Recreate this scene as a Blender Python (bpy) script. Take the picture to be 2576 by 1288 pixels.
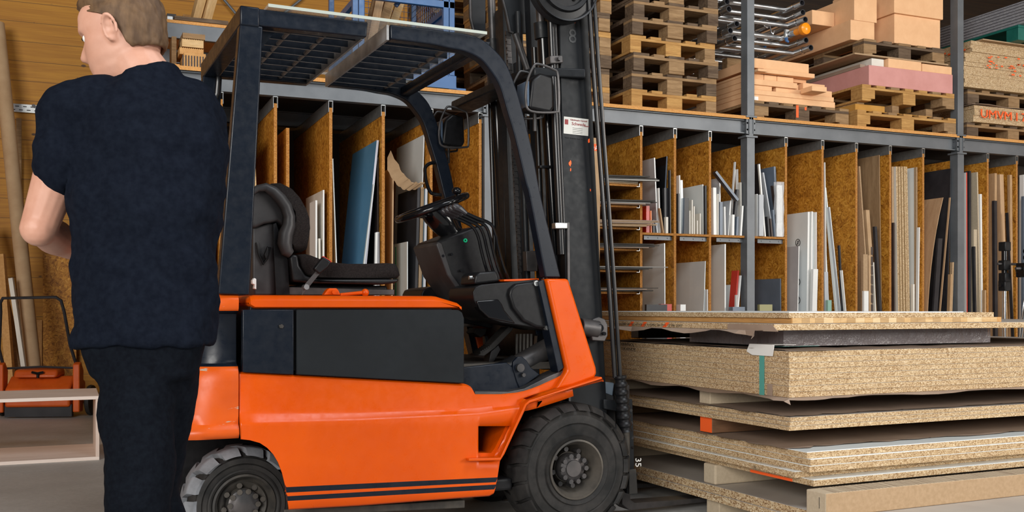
import bpy, math, random
from mathutils import Vector, Matrix
random.seed(7)
for o in list(bpy.data.objects): bpy.data.objects.remove(o)
S = bpy.context.scene
COL = S.collection
R = math.radians
# ---------------------------------------------------------------- camera, world, lights, exposure
F, CX, CY, H = 2540.0, 1288.0, 776.0, 0.98      # focal length and principal point (pixels of the 2576x1288 frame), eye height
YAW = R(22.8)
ca, sa = math.cos(YAW), math.sin(YAW)
cam = bpy.data.cameras.new('camera'); camo = bpy.data.objects.new('camera', cam); COL.objects.link(camo)
camo.location = (0, 0, H); camo.rotation_euler = (R(90), 0, -YAW)
cam.sensor_width = 36; cam.lens = F/2576*36; cam.shift_y = (CY-644)/2576; cam.clip_start = .05
S.camera = camo
S.view_settings.view_transform = 'Standard'; S.view_settings.look = 'None'
S.view_settings.exposure = 0.0; S.view_settings.gamma = 1; S.view_settings.use_curve_mapping = False
w = bpy.data.worlds.new('daylight'); S.world = w; w.use_nodes = True
w.node_tree.nodes['Background'].inputs[0].default_value = (.78, .88, 1, 1)
w.node_tree.nodes['Background'].inputs[1].default_value = .22
def area(name, loc, target, sx, sy, power, col):
    l = bpy.data.lights.new(name, 'AREA'); l.shape = 'RECTANGLE'; l.size = sx; l.size_y = sy; l.energy = power; l.color = col
    o = bpy.data.objects.new(name, l); COL.objects.link(o); o.location = loc
    o.rotation_euler = (Vector(target)-Vector(loc)).to_track_quat('-Z', 'Y').to_euler(); return o
area('gate_daylight', (-6.6, -6.0, 4.0), (3.4, 6.0, 1.2), 6.0, 4.4, 1350, (1, .97, .92))
area('side_fill_light', (10.5, -5.0, 3.6), (4.8, 6.5, 1.6), 4.4, 3.4, 800, (1, .96, .9))  # added fill lamp on the right, not a real gate
area('roof_light', (3.0, 1.0, 5.6), (3.2, 4.6, 0), 3.0, 2.0, 170, (.92, .96, 1))
# ---------------------------------------------------------------- measuring helpers
def ray(px, py):
    t = (px-CX)/F; return Vector((ca*t+sa, -sa*t+ca, (CY-py)/F))
def W(px, py, Y):
    r = ray(px, py); return Vector((0, 0, H))+r*(Y/r.y)
def XW(px, Y): return W(px, 0, Y).x
def ZW(px, py, Y): return W(px, py, Y).z
def G(px, py, z):
    r = ray(px, py); return Vector((0, 0, H))+r*((z-H)/r.z)
class Frame:
    def __init__(s, px, dist, rot):
        r = ray(px, 0); s.o = Vector((r.x*dist, r.y*dist, 0)); s.a = rot; s.c, s.s = math.cos(rot), math.sin(rot)
    def loc(s, v): return Vector((s.c*v.x+s.s*v.y, -s.s*v.x+s.c*v.y, v.z))
    def at(s, px, py, y):              # point of the local plane y = const
        o = s.loc(Vector((0, 0, H))-s.o); d = s.loc(ray(px, py)); return o+d*((y-o.y)/d.y)
    def atx(s, px, py, x):
        o = s.loc(Vector((0, 0, H))-s.o); d = s.loc(ray(px, py)); return o+d*((x-o.x)/d.x)
    def xz(s, pts, y): return [(s.at(a, b, y).x, s.at(a, b, y).z) for a, b in pts]
# ---------------------------------------------------------------- mesh helpers
class MB:
    def __init__(s): s.v = []; s.f = []; s.m = []
    def add(s, vs, fs, mi=0):
        n = len(s.v); s.v += [tuple(v) for v in vs]
        for k, f in enumerate(fs):
            s.f.append(tuple(i+n for i in f)); s.m.append(mi[k] if isinstance(mi, list) else mi)
        return s
    def box(s, x0, x1, y0, y1, z0, z1, mi=0, M=None):
        vs = [Vector((x, y, z)) for x in (x0, x1) for y in (y0, y1) for z in (z0, z1)]
        if M: vs = [M @ v for v in vs]
        return s.add(vs, [(0, 1, 3, 2), (4, 6, 7, 5), (0, 4, 5, 1), (2, 3, 7, 6), (0, 2, 6, 4), (1, 5, 7, 3)], mi)
    def prism(s, pts, y0, y1, mi=0, ax='y'):
        n = len(pts)
        a = sum(pts[i][0]*pts[(i+1) % n][1]-pts[(i+1) % n][0]*pts[i][1] for i in range(n))
        if a < 0: pts = pts[::-1]
        def P(p, d):
            if ax == 'y': return (p[0], d, p[1])
            if ax == 'x': return (d, p[0], p[1])
            return (p[0], p[1], d)
        vs = [P(p, y0) for p in pts]+[P(p, y1) for p in pts]
        fs = [tuple(range(n)), tuple(range(2*n-1, n-1, -1))]+[(i, i+n, (i+1) % n+n, (i+1) % n) for i in range(n)]
        if ax != 'y': fs = [f[::-1] for f in fs]
        return s.add(vs, fs, mi)
    def tube(s, path, r, n=10, mi=0, caps=True, closed=False):
        P = [Vector(p) for p in path]; rs = r if isinstance(r, (list, tuple)) else [r]*len(P)
        vs = []; fs = []; up = None; N = len(P)
        for i, p in enumerate(P):
            if closed: d = (P[(i+1) % N]-P[i-1]).normalized()
            else: d = ((P[i+1]-p).normalized() if i < N-1 else Vector())+((p-P[i-1]).normalized() if i else Vector())
            d = d.normalized() if d.length > 1e-6 else Vector((0, 0, 1))
            if up is None: up = d.orthogonal().normalized()
            up = (up-d*up.dot(d)).normalized(); q = d.cross(up)
            for k in range(n):
                a = 2*math.pi*k/n; vs.append(p+(up*math.cos(a)+q*math.sin(a))*rs[i])
        for i in range(N if closed else N-1):
            j = (i+1) % N
            for k in range(n): fs.append((i*n+k, i*n+(k+1) % n, j*n+(k+1) % n, j*n+k))
        if caps and not closed: fs += [tuple(range(n-1, -1, -1)), tuple(range((N-1)*n, N*n))]
        return s.add(vs, fs, mi)
    def cyl(s, a, b, r, r2=None, n=20, mi=0): return s.tube([a, b], [r, r2 if r2 is not None else r], n, mi)
    def lathe(s, prof, c, axis=(0, 1, 0), n=48, mi=0, a0=0, a1=2*math.pi):
        ax = Vector(axis).normalized(); u = ax.orthogonal().normalized() if abs(ax.z) > .9 else Vector((0, 0, 1)).cross(ax).normalized(); q = ax.cross(u)
        c = Vector(c); vs = []; fs = []; m = len(prof); mm = []
        for k in range(n):
            a = a0+(a1-a0)*k/n
            for p in prof: vs.append(c+ax*p[1]+(u*math.cos(a)+q*math.sin(a))*p[0])
        for k in range(n):
            j = (k+1) % n
            for i in range(m-1): fs.append((k*m+i, k*m+i+1, j*m+i+1, j*m+i)); mm.append(prof[i][2] if len(prof[i]) > 2 else mi)
        return s.add(vs, fs, mm)
    def sphere(s, c, r, n=14, mi=0, sc=(1, 1, 1), M=None):
        vs = []; fs = []
        for i in range(n+1):
            th = math.pi*i/n
            for k in range(2*n):
                a = math.pi*k/n; v = Vector((r*sc[0]*math.sin(th)*math.cos(a), r*sc[1]*math.sin(th)*math.sin(a), r*sc[2]*math.cos(th)))
                vs.append((M @ v if M else v)+Vector(c))
        for i in range(n):
            for k in range(2*n): fs.append((i*2*n+k, (i+1)*2*n+k, (i+1)*2*n+(k+1) % (2*n), i*2*n+(k+1) % (2*n)))
        return s.add(vs, fs, mi)
    def loft(s, rings, mi=0, closed=True, cap=True):
        n = len(rings[0]); vs = [p for r in rings for p in r]; fs = []
        for i in range(len(rings)-1):
            for k in range(n if closed else n-1): fs.append((i*n+k, i*n+(k+1) % n, (i+1)*n+(k+1) % n, (i+1)*n+k))
        if cap: fs += [tuple(range(n-1, -1, -1)), tuple(range((len(rings)-1)*n, len(rings)*n))]
        return s.add(vs, fs, mi)
    def build(s, name, mats, parent=None, smooth=True, bevel=0, seg=2, loc=None, ang=35, weld=True):
        me = bpy.data.meshes.new(name); me.from_pydata(s.v, [], s.f)
        import bmesh
        bm = bmesh.new(); bm.from_mesh(me)
        for f, m in zip(bm.faces, s.m): f.material_index = m
        if weld:
            bmesh.ops.remove_doubles(bm, verts=bm.verts, dist=1e-5)
            bmesh.ops.dissolve_degenerate(bm, edges=bm.edges, dist=1e-6)
            bmesh.ops.recalc_face_normals(bm, faces=bm.faces)
        bm.to_mesh(me); bm.free()
        for m in (mats if isinstance(mats, (list, tuple)) else [mats]): me.materials.append(m)
        if smooth:
            me.polygons.foreach_set('use_smooth', [True]*len(me.polygons)); me.set_sharp_from_angle(angle=R(ang))
        o = bpy.data.objects.new(name, me); COL.objects.link(o)
        if parent: o.parent = parent
        if loc is not None: o.location = loc
        if bevel:
            b = o.modifiers.new('bevel', 'BEVEL'); b.width = bevel; b.segments = seg; b.limit_method = 'ANGLE'; b.angle_limit = R(40); b.harden_normals = False
        return o
def tag(o, label=None, cat=None, group=None, kind=None):
    if label: o['label'] = label
    if cat: o['category'] = cat
    if group: o['group'] = group
    if kind: o['kind'] = kind
    return o
def empty(name, loc=(0, 0, 0), rz=0, label=None, cat=None, group=None):
    o = bpy.data.objects.new(name, None); COL.objects.link(o); o.location = loc; o.rotation_euler = (0, 0, rz); o.empty_display_size = .1
    return tag(o, label, cat, group)
def copy_tree(o, parent=None):
    c = o.copy(); COL.objects.link(c); c.parent = parent
    for ch in list(o.children): copy_tree(ch, c)
    return c
def boxo(name, x0, x1, y0, y1, z0, z1, m, parent=None, bevel=0, **k):
    cx, cy = (x0+x1)/2, (y0+y1)/2
    b = MB().box(x0-cx, x1-cx, y0-cy, y1-cy, 0, z1-z0)
    o = b.build(name, m, parent, bevel=bevel, smooth=False, loc=(cx, cy, z0)); return o
def text(s, size, m, parent, loc, rot, name='lettering', align='CENTER', depth=.0006, sx=1):
    cu = bpy.data.curves.new('t', 'FONT'); cu.body = s; cu.size = size; cu.extrude = depth; cu.align_x = align; cu.resolution_u = 2
    t = bpy.data.objects.new('t', cu); COL.objects.link(t)
    bpy.context.view_layer.update()
    me = bpy.data.meshes.new_from_object(t.evaluated_get(bpy.context.evaluated_depsgraph_get()))
    bpy.data.objects.remove(t); me.materials.clear(); me.materials.append(m)
    o = bpy.data.objects.new(name, me); COL.objects.link(o); o.parent = parent; o.location = loc; o.rotation_euler = rot; o.scale = (sx, 1, 1)
    return o
def cr(P, n=4, closed=False):          # smooth curve through points
    P = [Vector(p) for p in P]; N = len(P); out = []
    for i in range(N if closed else N-1):
        p0 = P[i-1] if (i or closed) else P[0]; p1 = P[i]; p2 = P[(i+1) % N]; p3 = P[(i+2) % N] if (closed or i+2 < N) else P[-1]
        for k in range(n):
            t = k/n; out.append(.5*((2*p1)+(p2-p0)*t+(2*p0-5*p1+4*p2-p3)*t*t+(3*p1-p0-3*p2+p3)*t**3))
    if not closed: out.append(P[-1])
    return out
# ---------------------------------------------------------------- materials
def newmat(name):
    m = bpy.data.materials.new(name); m.use_nodes = True; nt = m.node_tree
    return m, nt, nt.nodes['Principled BSDF']
def ramp(nt, fac, stops):
    r = nt.nodes.new('ShaderNodeValToRGB'); e = r.color_ramp.elements
    e[0].position = stops[0][0]; e[0].color = (*stops[0][1], 1); e[1].position = stops[-1][0]; e[1].color = (*stops[-1][1], 1)
    for p, c in stops[1:-1]: k = e.new(p); k.color = (*c, 1)
    nt.links.new(fac, r.inputs[0]); return r.outputs[0]
def coords(nt, scale=(1, 1, 1), rot=(0, 0, 0)):
    t = nt.nodes.new('ShaderNodeTexCoord'); m = nt.nodes.new('ShaderNodeMapping'); m.inputs['Scale'].default_value = scale; m.inputs['Rotation'].default_value = rot
    oi = nt.nodes.new('ShaderNodeObjectInfo'); sc = nt.nodes.new('ShaderNodeVectorMath'); sc.operation = 'MULTIPLY_ADD'     # every piece gets its own stretch of grain
    nt.links.new(oi.outputs['Random'], sc.inputs[0]); sc.inputs[1].default_value = (7.3, 5.1, 3.7); nt.links.new(t.outputs['Object'], sc.inputs[2])
    nt.links.new(sc.outputs[0], m.inputs[0]); return m.outputs[0]
def noise(nt, vec, scale, detail=4, rough=.6, dist=0):
    n = nt.nodes.new('ShaderNodeTexNoise'); n.inputs['Scale'].default_value = scale; n.inputs['Detail'].default_value = detail; n.inputs['Roughness'].default_value = rough
    n.inputs['Distortion'].default_value = dist
    nt.links.new(vec, n.inputs[0]); return n.outputs[0]
def mixc(nt, fac, a, b, mode='MIX'):
    n = nt.nodes.new('ShaderNodeMix'); n.data_type = 'RGBA'; n.blend_type = mode
    for sock, v in ((n.inputs[0], fac), (n.inputs[6], a), (n.inputs[7], b)):
        if isinstance(v, (int, float)): sock.default_value = v
        elif isinstance(v, tuple): sock.default_value = (*v, 1)
        else: nt.links.new(v, sock)
    return n.outputs[2]
def bump(nt, p, h, st=.3, dist=.002):
    b = nt.nodes.new('ShaderNodeBump'); b.inputs['Strength'].default_value = st; b.inputs['Distance'].default_value = dist
    nt.links.new(h, b.inputs['Height']); nt.links.new(b.outputs[0], p.inputs['Normal'])
def M(name, c1, c2=None, scale=8, rough=.5, metal=0, stretch=(1, 1, 1), bst=0, bd=.002, lo=.35, hi=.65, coat=0, detail=4, spec=.5):
    m, nt, p = newmat(name); v = coords(nt, stretch); n = noise(nt, v, scale, detail)
    if c2: nt.links.new(ramp(nt, n, [(lo, c1), (hi, c2)]), p.inputs['Base Color'])
    else: p.inputs['Base Color'].default_value = (*c1, 1)
    p.inputs['Roughness'].default_value = rough; p.inputs['Metallic'].default_value = metal; p.inputs['Specular IOR Level'].default_value = spec
    if coat: p.inputs['Coat Weight'].default_value = coat; p.inputs['Coat Roughness'].default_value = .12
    if bst: bump(nt, p, n, bst, bd)
    return m
def worn_paint(name, base, base2, chip, amount=.72, rough=.32, cs=9):
    m, nt, p = newmat(name); v = coords(nt)
    big = noise(nt, v, 3.5, 3); c = ramp(nt, big, [(.3, base2), (.7, base)])
    st = coords(nt, (1, 1, 5)); n2 = noise(nt, st, cs, 9, .72)
    mask = ramp(nt, n2, [(amount, (0, 0, 0)), (amount+.02, (1, 1, 1))])
    nt.links.new(mixc(nt, mask, c, chip), p.inputs['Base Color'])
    rn = noise(nt, v, 30, 5); r = ramp(nt, rn, [(.3, (rough-.06,)*3), (.75, (rough+.14,)*3)]); nt.links.new(r, p.inputs['Roughness'])
    bump(nt, p, noise(nt, v, 60, 3), .06, .001); return m
def chipboard(name, a=(.52, .385, .235), b=(.31, .205, .11), c=(.68, .56, .40), sc=190, dirt=0):
    m, nt, p = newmat(name); v = coords(nt, (1, 1, 1.6))
    vo = nt.nodes.new('ShaderNodeTexVoronoi'); vo.inputs['Scale'].default_value = sc; nt.links.new(v, vo.inputs[0])
    sep = nt.nodes.new('ShaderNodeSeparateColor'); nt.links.new(vo.outputs['Color'], sep.inputs[0])
    col = ramp(nt, sep.outputs[0], [(0, b), (.18, b), (.32, a), (.7, a), (.9, c)])
    col = mixc(nt, .35, col, ramp(nt, noise(nt, v, 28, 4), [(.35, b), (.7, c)]), 'SOFT_LIGHT')
    if dirt:
        d = noise(nt, coords(nt, (2.2, 2.2, 6)), 1.4, 5, .7)
        col = mixc(nt, ramp(nt, d, [(.66, (0, 0, 0)), (.74, (.8, .8, .8))]), col, (.07, .05, .035))
    nt.links.new(col, p.inputs['Base Color']); p.inputs['Roughness'].default_value = .85; p.inputs['Specular IOR Level'].default_value = .2
    bump(nt, p, sep.outputs[0], .25, .001); return m
def osb(name, rotaxis='X'):
    m, nt, p = newmat(name); v = coords(nt)
    vo = nt.nodes.new('ShaderNodeTexVoronoi'); vo.inputs['Scale'].default_value = 24; vo.inputs['Randomness'].default_value = 1
    dn = nt.nodes.new('ShaderNodeTexNoise'); dn.inputs['Scale'].default_value = 14; nt.links.new(v, dn.inputs[0])
    ma = nt.nodes.new('ShaderNodeVectorMath'); ma.operation = 'MULTIPLY_ADD'; nt.links.new(dn.outputs['Color'], ma.inputs[0]); ma.inputs[1].default_value = (.09, .09, .09); nt.links.new(v, ma.inputs[2])
    nt.links.new(ma.outputs[0], vo.inputs[0])
    sep = nt.nodes.new('ShaderNodeSeparateColor'); nt.links.new(vo.outputs['Color'], sep.inputs[0])
    mu = nt.nodes.new('ShaderNodeMath'); mu.operation = 'MULTIPLY'; mu.inputs[1].default_value = 6.28; nt.links.new(sep.outputs[0], mu.inputs[0])
    vr = nt.nodes.new('ShaderNodeVectorRotate'); vr.rotation_type = rotaxis+'_AXIS'; nt.links.new(v, vr.inputs[0]); nt.links.new(mu.outputs[0], vr.inputs['Angle'])
    mp = nt.nodes.new('ShaderNodeMapping'); mp.inputs['Scale'].default_value = (70, 22, 70) if rotaxis == 'X' else (22, 70, 70); nt.links.new(vr.outputs[0], mp.inputs[0])
    n = nt.nodes.new('ShaderNodeTexNoise'); n.inputs['Scale'].default_value = 1; n.inputs['Detail'].default_value = 5; nt.links.new(mp.outputs[0], n.inputs[0])
    c1 = ramp(nt, n.outputs[0], [(.28, (.22, .08, .007)), (.42, (.44, .18, .016)), (.55, (.60, .27, .034)), (.74, (.76, .41, .08))])
    c2 = ramp(nt, sep.outputs[1], [(0, (.62, .52, .44)), (.5, (.95, .9, .85)), (1, (1.0, 1.0, 1.0))])
    nt.links.new(mixc(nt, .8, c1, c2, 'MULTIPLY'), p.inputs['Base Color']); p.inputs['Roughness'].default_value = .55; p.inputs['Specular IOR Level'].default_value = .35
    bump(nt, p, n.outputs[0], .3, .001); return m
def wood(name, a, b, along='x', ring=14, rough=.6, mottling=.5, knots=False):
    m, nt, p = newmat(name)
    st = {'x': (1.0, 9, 9), 'y': (9, 1.0, 9), 'z': (9, 9, 1.0)}[along]
    v = coords(nt, st); n = noise(nt, v, ring/3.5, 6, .6, .6)
    fine = noise(nt, coords(nt, tuple(s*6 for s in st)), 4, 3)
    col = ramp(nt, n, [(.3, b), (.5, tuple((x+y)/2 for x, y in zip(a, b))), (.68, a)])
    col = mixc(nt, mottling, col, ramp(nt, fine, [(.3, (.6, .6, .6)), (.6, (1, 1, 1))]), 'MULTIPLY')
    if knots:
        vo = nt.nodes.new('ShaderNodeTexVoronoi'); vo.inputs['Scale'].default_value = 3.2; nt.links.new(coords(nt, (1, 1, 1.6) if along == 'x' else (1, 1, 1)), vo.inputs[0])
        k = ramp(nt, vo.outputs['Distance'], [(.05, (1, 1, 1)), (.10, (0, 0, 0))]); col = mixc(nt, k, col, (.12, .05, .015))
    nt.links.new(col, p.inputs['Base Color']); p.inputs['Roughness'].default_value = rough; p.inputs['Specular IOR Level'].default_value = .3
    bump(nt, p, n, .15, .001); return m
def plank_wall(name, a, b, h=.2):
    m, nt, p = newmat(name); v = coords(nt)
    g = noise(nt, coords(nt, (.5, .5, 14)), 3, 6, .6, .5); col = ramp(nt, g, [(.32, b), (.65, a)])
    sepx = nt.nodes.new('ShaderNodeSeparateXYZ'); nt.links.new(v, sepx.inputs[0])
    mo = nt.nodes.new('ShaderNodeMath'); mo.operation = 'PINGPONG'; mo.inputs[1].default_value = h/2; nt.links.new(sepx.outputs[2], mo.inputs[0])
    line = ramp(nt, mo.outputs[0], [(.0015, (1, 1, 1)), (.004, (0, 0, 0))]); line_m = mixc(nt, line, col, (.05, .022, .006))
    vo = nt.nodes.new('ShaderNodeTexVoronoi'); vo.inputs['Scale'].default_value = 2.6; nt.links.new(coords(nt, (1.3, 1.3, 2.4)), vo.inputs[0])
    k = ramp(nt, vo.outputs['Distance'], [(.06, (1, 1, 1)), (.10, (0, 0, 0))]); out = mixc(nt, k, line_m, (.085, .035, .01))
    vo2 = nt.nodes.new('ShaderNodeTexVoronoi'); vo2.inputs['Scale'].default_value = 6.2; nt.links.new(coords(nt, (1, 1, 1.7)), vo2.inputs[0])
    k2 = ramp(nt, vo2.outputs['Distance'], [(.03, (.8, .8, .8)), (.06, (0, 0, 0))]); out = mixc(nt, k2, out, (.12, .05, .014))
    nt.links.new(out, p.inputs['Base Color']); p.inputs['Roughness'].default_value = .6; bump(nt, p, g, .1, .002); return m
def film(name, col=(.9, .92, .95), alpha=.35, rough=.15):
    m, nt, p = newmat(name); p.inputs['Base Color'].default_value = (*col, 1); p.inputs['Roughness'].default_value = rough; p.inputs['Alpha'].default_value = alpha
    bump(nt, p, noise(nt, coords(nt), 12, 5), .8, .02); return m
m_orange = worn_paint('orange_paint', (.72, .092, .0), (.64, .074, .0), (.16, .08, .03), .75, .3, 8)
m_orange_worn = worn_paint('scraped_orange_paint', (.72, .105, .004), (.52, .075, .01), (.42, .34, .26), .615, .33, 9)
m_navy = worn_paint('navy_paint', (.0045, .0075, .014), (.007, .011, .019), (.28, .30, .33), .80, .3, 16)
m_navy_lit = m_navy
m_batt = worn_paint('charcoal_paint', (.009, .011, .013), (.013, .016, .019), (.16, .15, .14), .82, .55, 16)
m_mast = worn_paint('black_mast_paint', (.008, .009, .011), (.013, .015, .017), (.22, .2, .18), .80, .42, 12)
m_plastic = M('black_plastic', (.007, .007, .008), (.012, .012, .013), 40, .38, bst=.12, bd=.001)
m_gloss = M('glossy_black', (.006, .006, .007), None, 8, .12)
m_shell = M('grey_brown_seat_shell', (.030, .029, .030), (.045, .043, .044), 10, .42, bst=.03)
m_fabric = M('black_seat_fabric', (.010, .008, .008), (.022, .018, .017), 260, .95, bst=.5, bd=.001, spec=.15)
m_metalp = M('dusty_dark_steel', (.05, .05, .052), (.11, .10, .098), 7, .45, .6, bst=.05)
m_chrome = M('polished_chrome', (.8, .8, .8), None, 5, .14, 1)
m_steel = M('bright_steel', (.45, .46, .46), (.62, .63, .63), 12, .3, .9)
m_rubber = M('black_rubber', (.012, .012, .012), (.035, .032, .03), 9, .62, bst=.25, bd=.003)
m_tread = M('dusty_grey_tread_rubber', (.13, .137, .15), (.23, .24, .26), 12, .78, bst=.3, bd=.002)
m_rim = M('dusty_rim', (.03, .028, .026), (.11, .095, .078), 6, .6, .3, bst=.2)
m_hose = M('black_hose', (.01, .01, .011), None, 5, .28)
m_green = M('green_plastic', (.0, .45, .2), None, 5, .4)
m_redp = M('red_plastic', (.6, .03, .015), None, 5, .4)
m_white = M('white_laminate', (.86, .86, .83), (.80, .80, .78), 3, .35)
m_whiteb = M('cool_white_acrylic', (.82, .86, .85), (.74, .79, .79), 3, .22)
m_offwhite = M('off_white_board', (.78, .74, .66), (.70, .66, .58), 4, .5)
m_lgrey = M('light_grey_board', (.50, .52, .55), (.42, .44, .47), 4, .4)
m_bluegrey = M('blue_grey_board', (.16, .20, .26), (.12, .155, .2), 3, .35)
m_dark = M('anthracite_board', (.022, .022, .026), (.035, .034, .038), 6, .35)
m_darkbrown = M('dark_brown_board', (.035, .022, .018), (.055, .036, .03), 6, .45)
m_blue = M('blue_film', (.10, .26, .42), (.14, .31, .47), 2, .25)
m_lilac = M('pale_lilac_edge', (.55, .55, .62), None, 4, .5)
m_red = M('red_board', (.52, .025, .012), (.6, .035, .015), 4, .35)
m_orangeb = M('orange_board', (.85, .2, .02), None, 4, .35)
m_mdf = M('mdf', (.40, .27, .155), (.46, .315, .19), 60, .8, spec=.2)
m_mdfl = M('pale_mdf', (.56, .46, .33), (.50, .405, .285), 70, .8, spec=.2)
m_kraft = M('kraft_paper', (.36, .265, .20), (.30, .215, .16), 5, .75, bst=.3, bd=.004)
m_card = M('cardboard', (.52, .35, .20), (.44, .28, .15), 5, .8, bst=.1)
m_chip = chipboard('chipboard_edge'); m_chipd = chipboard('dirty_chipboard_edge', dirt=1)
m_chipface = chipboard('chipboard_face', (.50, .36, .20), (.40, .27, .14), (.6, .46, .28), 300)
m_osb = osb('osb'); m_osbedge = chipboard('osb_edge', (.44, .22, .065), (.33, .155, .045), (.52, .29, .10), 150)
m_deck = chipboard('deck_board_edge', (.62, .34, .13), (.54, .28, .10), (.68, .40, .17), 200)
m_pine = wood('pine', (.72, .50, .26), (.58, .35, .14), 'x'); m_piney = wood('pine_lengthwise', (.66, .36, .13), (.52, .26, .08), 'y')
m_oak = wood('oak_panel', (.40, .26, .14), (.28, .17, .085), 'z', 10); m_ply = wood('plywood', (.58, .38, .22), (.46, .28, .15), 'z', 8, mottling=.25)
m_beech = wood('beech', (.55, .36, .2), (.43, .26, .13), 'z'); m_pallet = wood('weathered_pallet_wood', (.19, .13, .082), (.08, .05, .032), 'x', 14, .85)
m_pallet2 = wood('fresh_pallet_wood', (.58, .33, .11), (.40, .20, .06), 'x', 14, .8); m_pallet3 = wood('mid_pallet_wood', (.40, .255, .13), (.24, .14, .065), 'x', 14, .85)
m_rack = M('grey_rack_paint', (.125, .137, .15), (.16, .172, .186), 5, .42, .15, bst=.03)
m_galv = M('galvanised_steel', (.42, .43, .43), (.55, .56, .55), 30, .35, .8)
m_foam = M('peach_foam', (.86, .52, .285), (.80, .465, .25), 9, .8, spec=.2); m_pink = M('pink_foam', (.66, .32, .29), (.60, .28, .25), 6, .8, spec=.2)
m_ochre = M('ochre_foam', (.55, .29, .07), (.48, .24, .05), 7, .8, spec=.2)
m_bluep = worn_paint('blue_cage_paint', (.05, .14, .33), (.04, .115, .28), (.3, .34, .4), .8, .35, 20)
m_alu = M('aluminium_tube', (.5, .51, .52), (.68, .69, .7), 9, .28, .95)
m_amber = M('amber_cap', (1.0, .32, .01), None, 5, .25)
m_tealp = M('teal_pallet_plastic', (.005, .11, .085), (.01, .15, .12), 8, .5)
m_grey_sheet = M('grey_corrugated', (.25, .25, .28), (.36, .36, .38), 5, .5, stretch=(1, 12, 12))
m_mark = M('orange_marker', (1.0, .13, .02), None, 5, .6); m_ink = M('black_ink', (.02, .02, .02), None, 5, .6); m_chalk = M('white_chalk', (.75, .73, .68), None, 5, .8)
m_inkred = M('dark_red_ink', (.25, .03, .03), None, 5, .6); m_teal = M('teal_strap', (.10, .36, .31), None, 5, .4)
m_film = film('clear_film'); m_acryl = film('scratched_clear_roof_sheet', (.85, .9, .88), .32, .12); m_filmd = film('dark_wrap_film', (.35, .31, .32), .55, .2)
m_skin = M('skin', (.66, .36, .26), (.58, .29, .2), 14, .5); m_hair = M('brown_hair', (.075, .038, .016), (.16, .09, .042), 40, .7, stretch=(1, 1, .3))
m_shirt = M('navy_cotton', (.005, .007, .013), (.008, .011, .019), 60, .9, bst=.2, spec=.15); m_trous = M('black_trouser_cloth', (.004, .005, .008), (.006, .008, .012), 80, .9, bst=.2, spec=.15)
m_whiteframe = wood('whitewashed_board', (.88, .76, .68), (.76, .62, .54), 'x', 10, .45, .12)
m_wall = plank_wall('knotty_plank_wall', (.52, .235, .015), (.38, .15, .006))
def concrete():
    m, nt, p = newmat('concrete_floor'); v = coords(nt)
    a = noise(nt, v, 1.6, 8, .65); b = noise(nt, v, 55, 4)
    c = ramp(nt, a, [(.3, (.42, .41, .39)), (.7, (.56, .55, .525))]); c = mixc(nt, .25, c, ramp(nt, b, [(.3, (.4, .4, .4)), (.7, (1, 1, 1))]), 'MULTIPLY')
    nt.links.new(c, p.inputs['Base Color']); p.inputs['Roughness'].default_value = .55; bump(nt, p, a, .1, .003); return m
m_floor = concrete()

for m_, v_ in ((m_batt, .2), (m_navy, .3), (m_mast, .22), (m_plastic, .25), (m_shirt, .05), (m_trous, .05), (m_rubber, .2), (m_shell, .3), (m_dark, .3), (m_gloss, .4), (m_orange, .32), (m_orange_worn, .32)):
    m_.node_tree.nodes['Principled BSDF'].inputs['Specular IOR Level'].default_value = v_
# ---------------------------------------------------------------- the hall
def struct(name, x0, x1, y0, y1, z0, z1, m):
    return tag(boxo(name, x0, x1, y0, y1, z0, z1, m), kind='structure')
m_ceil = M('dark_roof_timber', (.05, .03, .015), (.08, .05, .025), 3, .8)
struct('floor', -6.5, 15, -6, 11.4, -.15, 0, m_floor)
struct('wall_back', -6.5, 4.3, 11.4, 11.55, 0, 6.2, m_wall)
m_wall_shaded = plank_wall('shaded_plank_wall', (.030, .017, .009), (.014, .008, .005))  # shade on the right part of the back wall, painted into the planks
struct('wall_rear', 4.3, 15, 11.4, 11.55, 0, 6.2, m_wall_shaded)
struct('wall_left', -6.65, -6.5, 1.5, 11.4, 0, 6.2, m_wall)
struct('wall_right', 15, 15.15, -6, 11.4, 0, 6.2, m_wall)
struct('ceiling', -6.5, 15, 1.0, 11.55, 6.2, 6.35, m_ceil)
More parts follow.
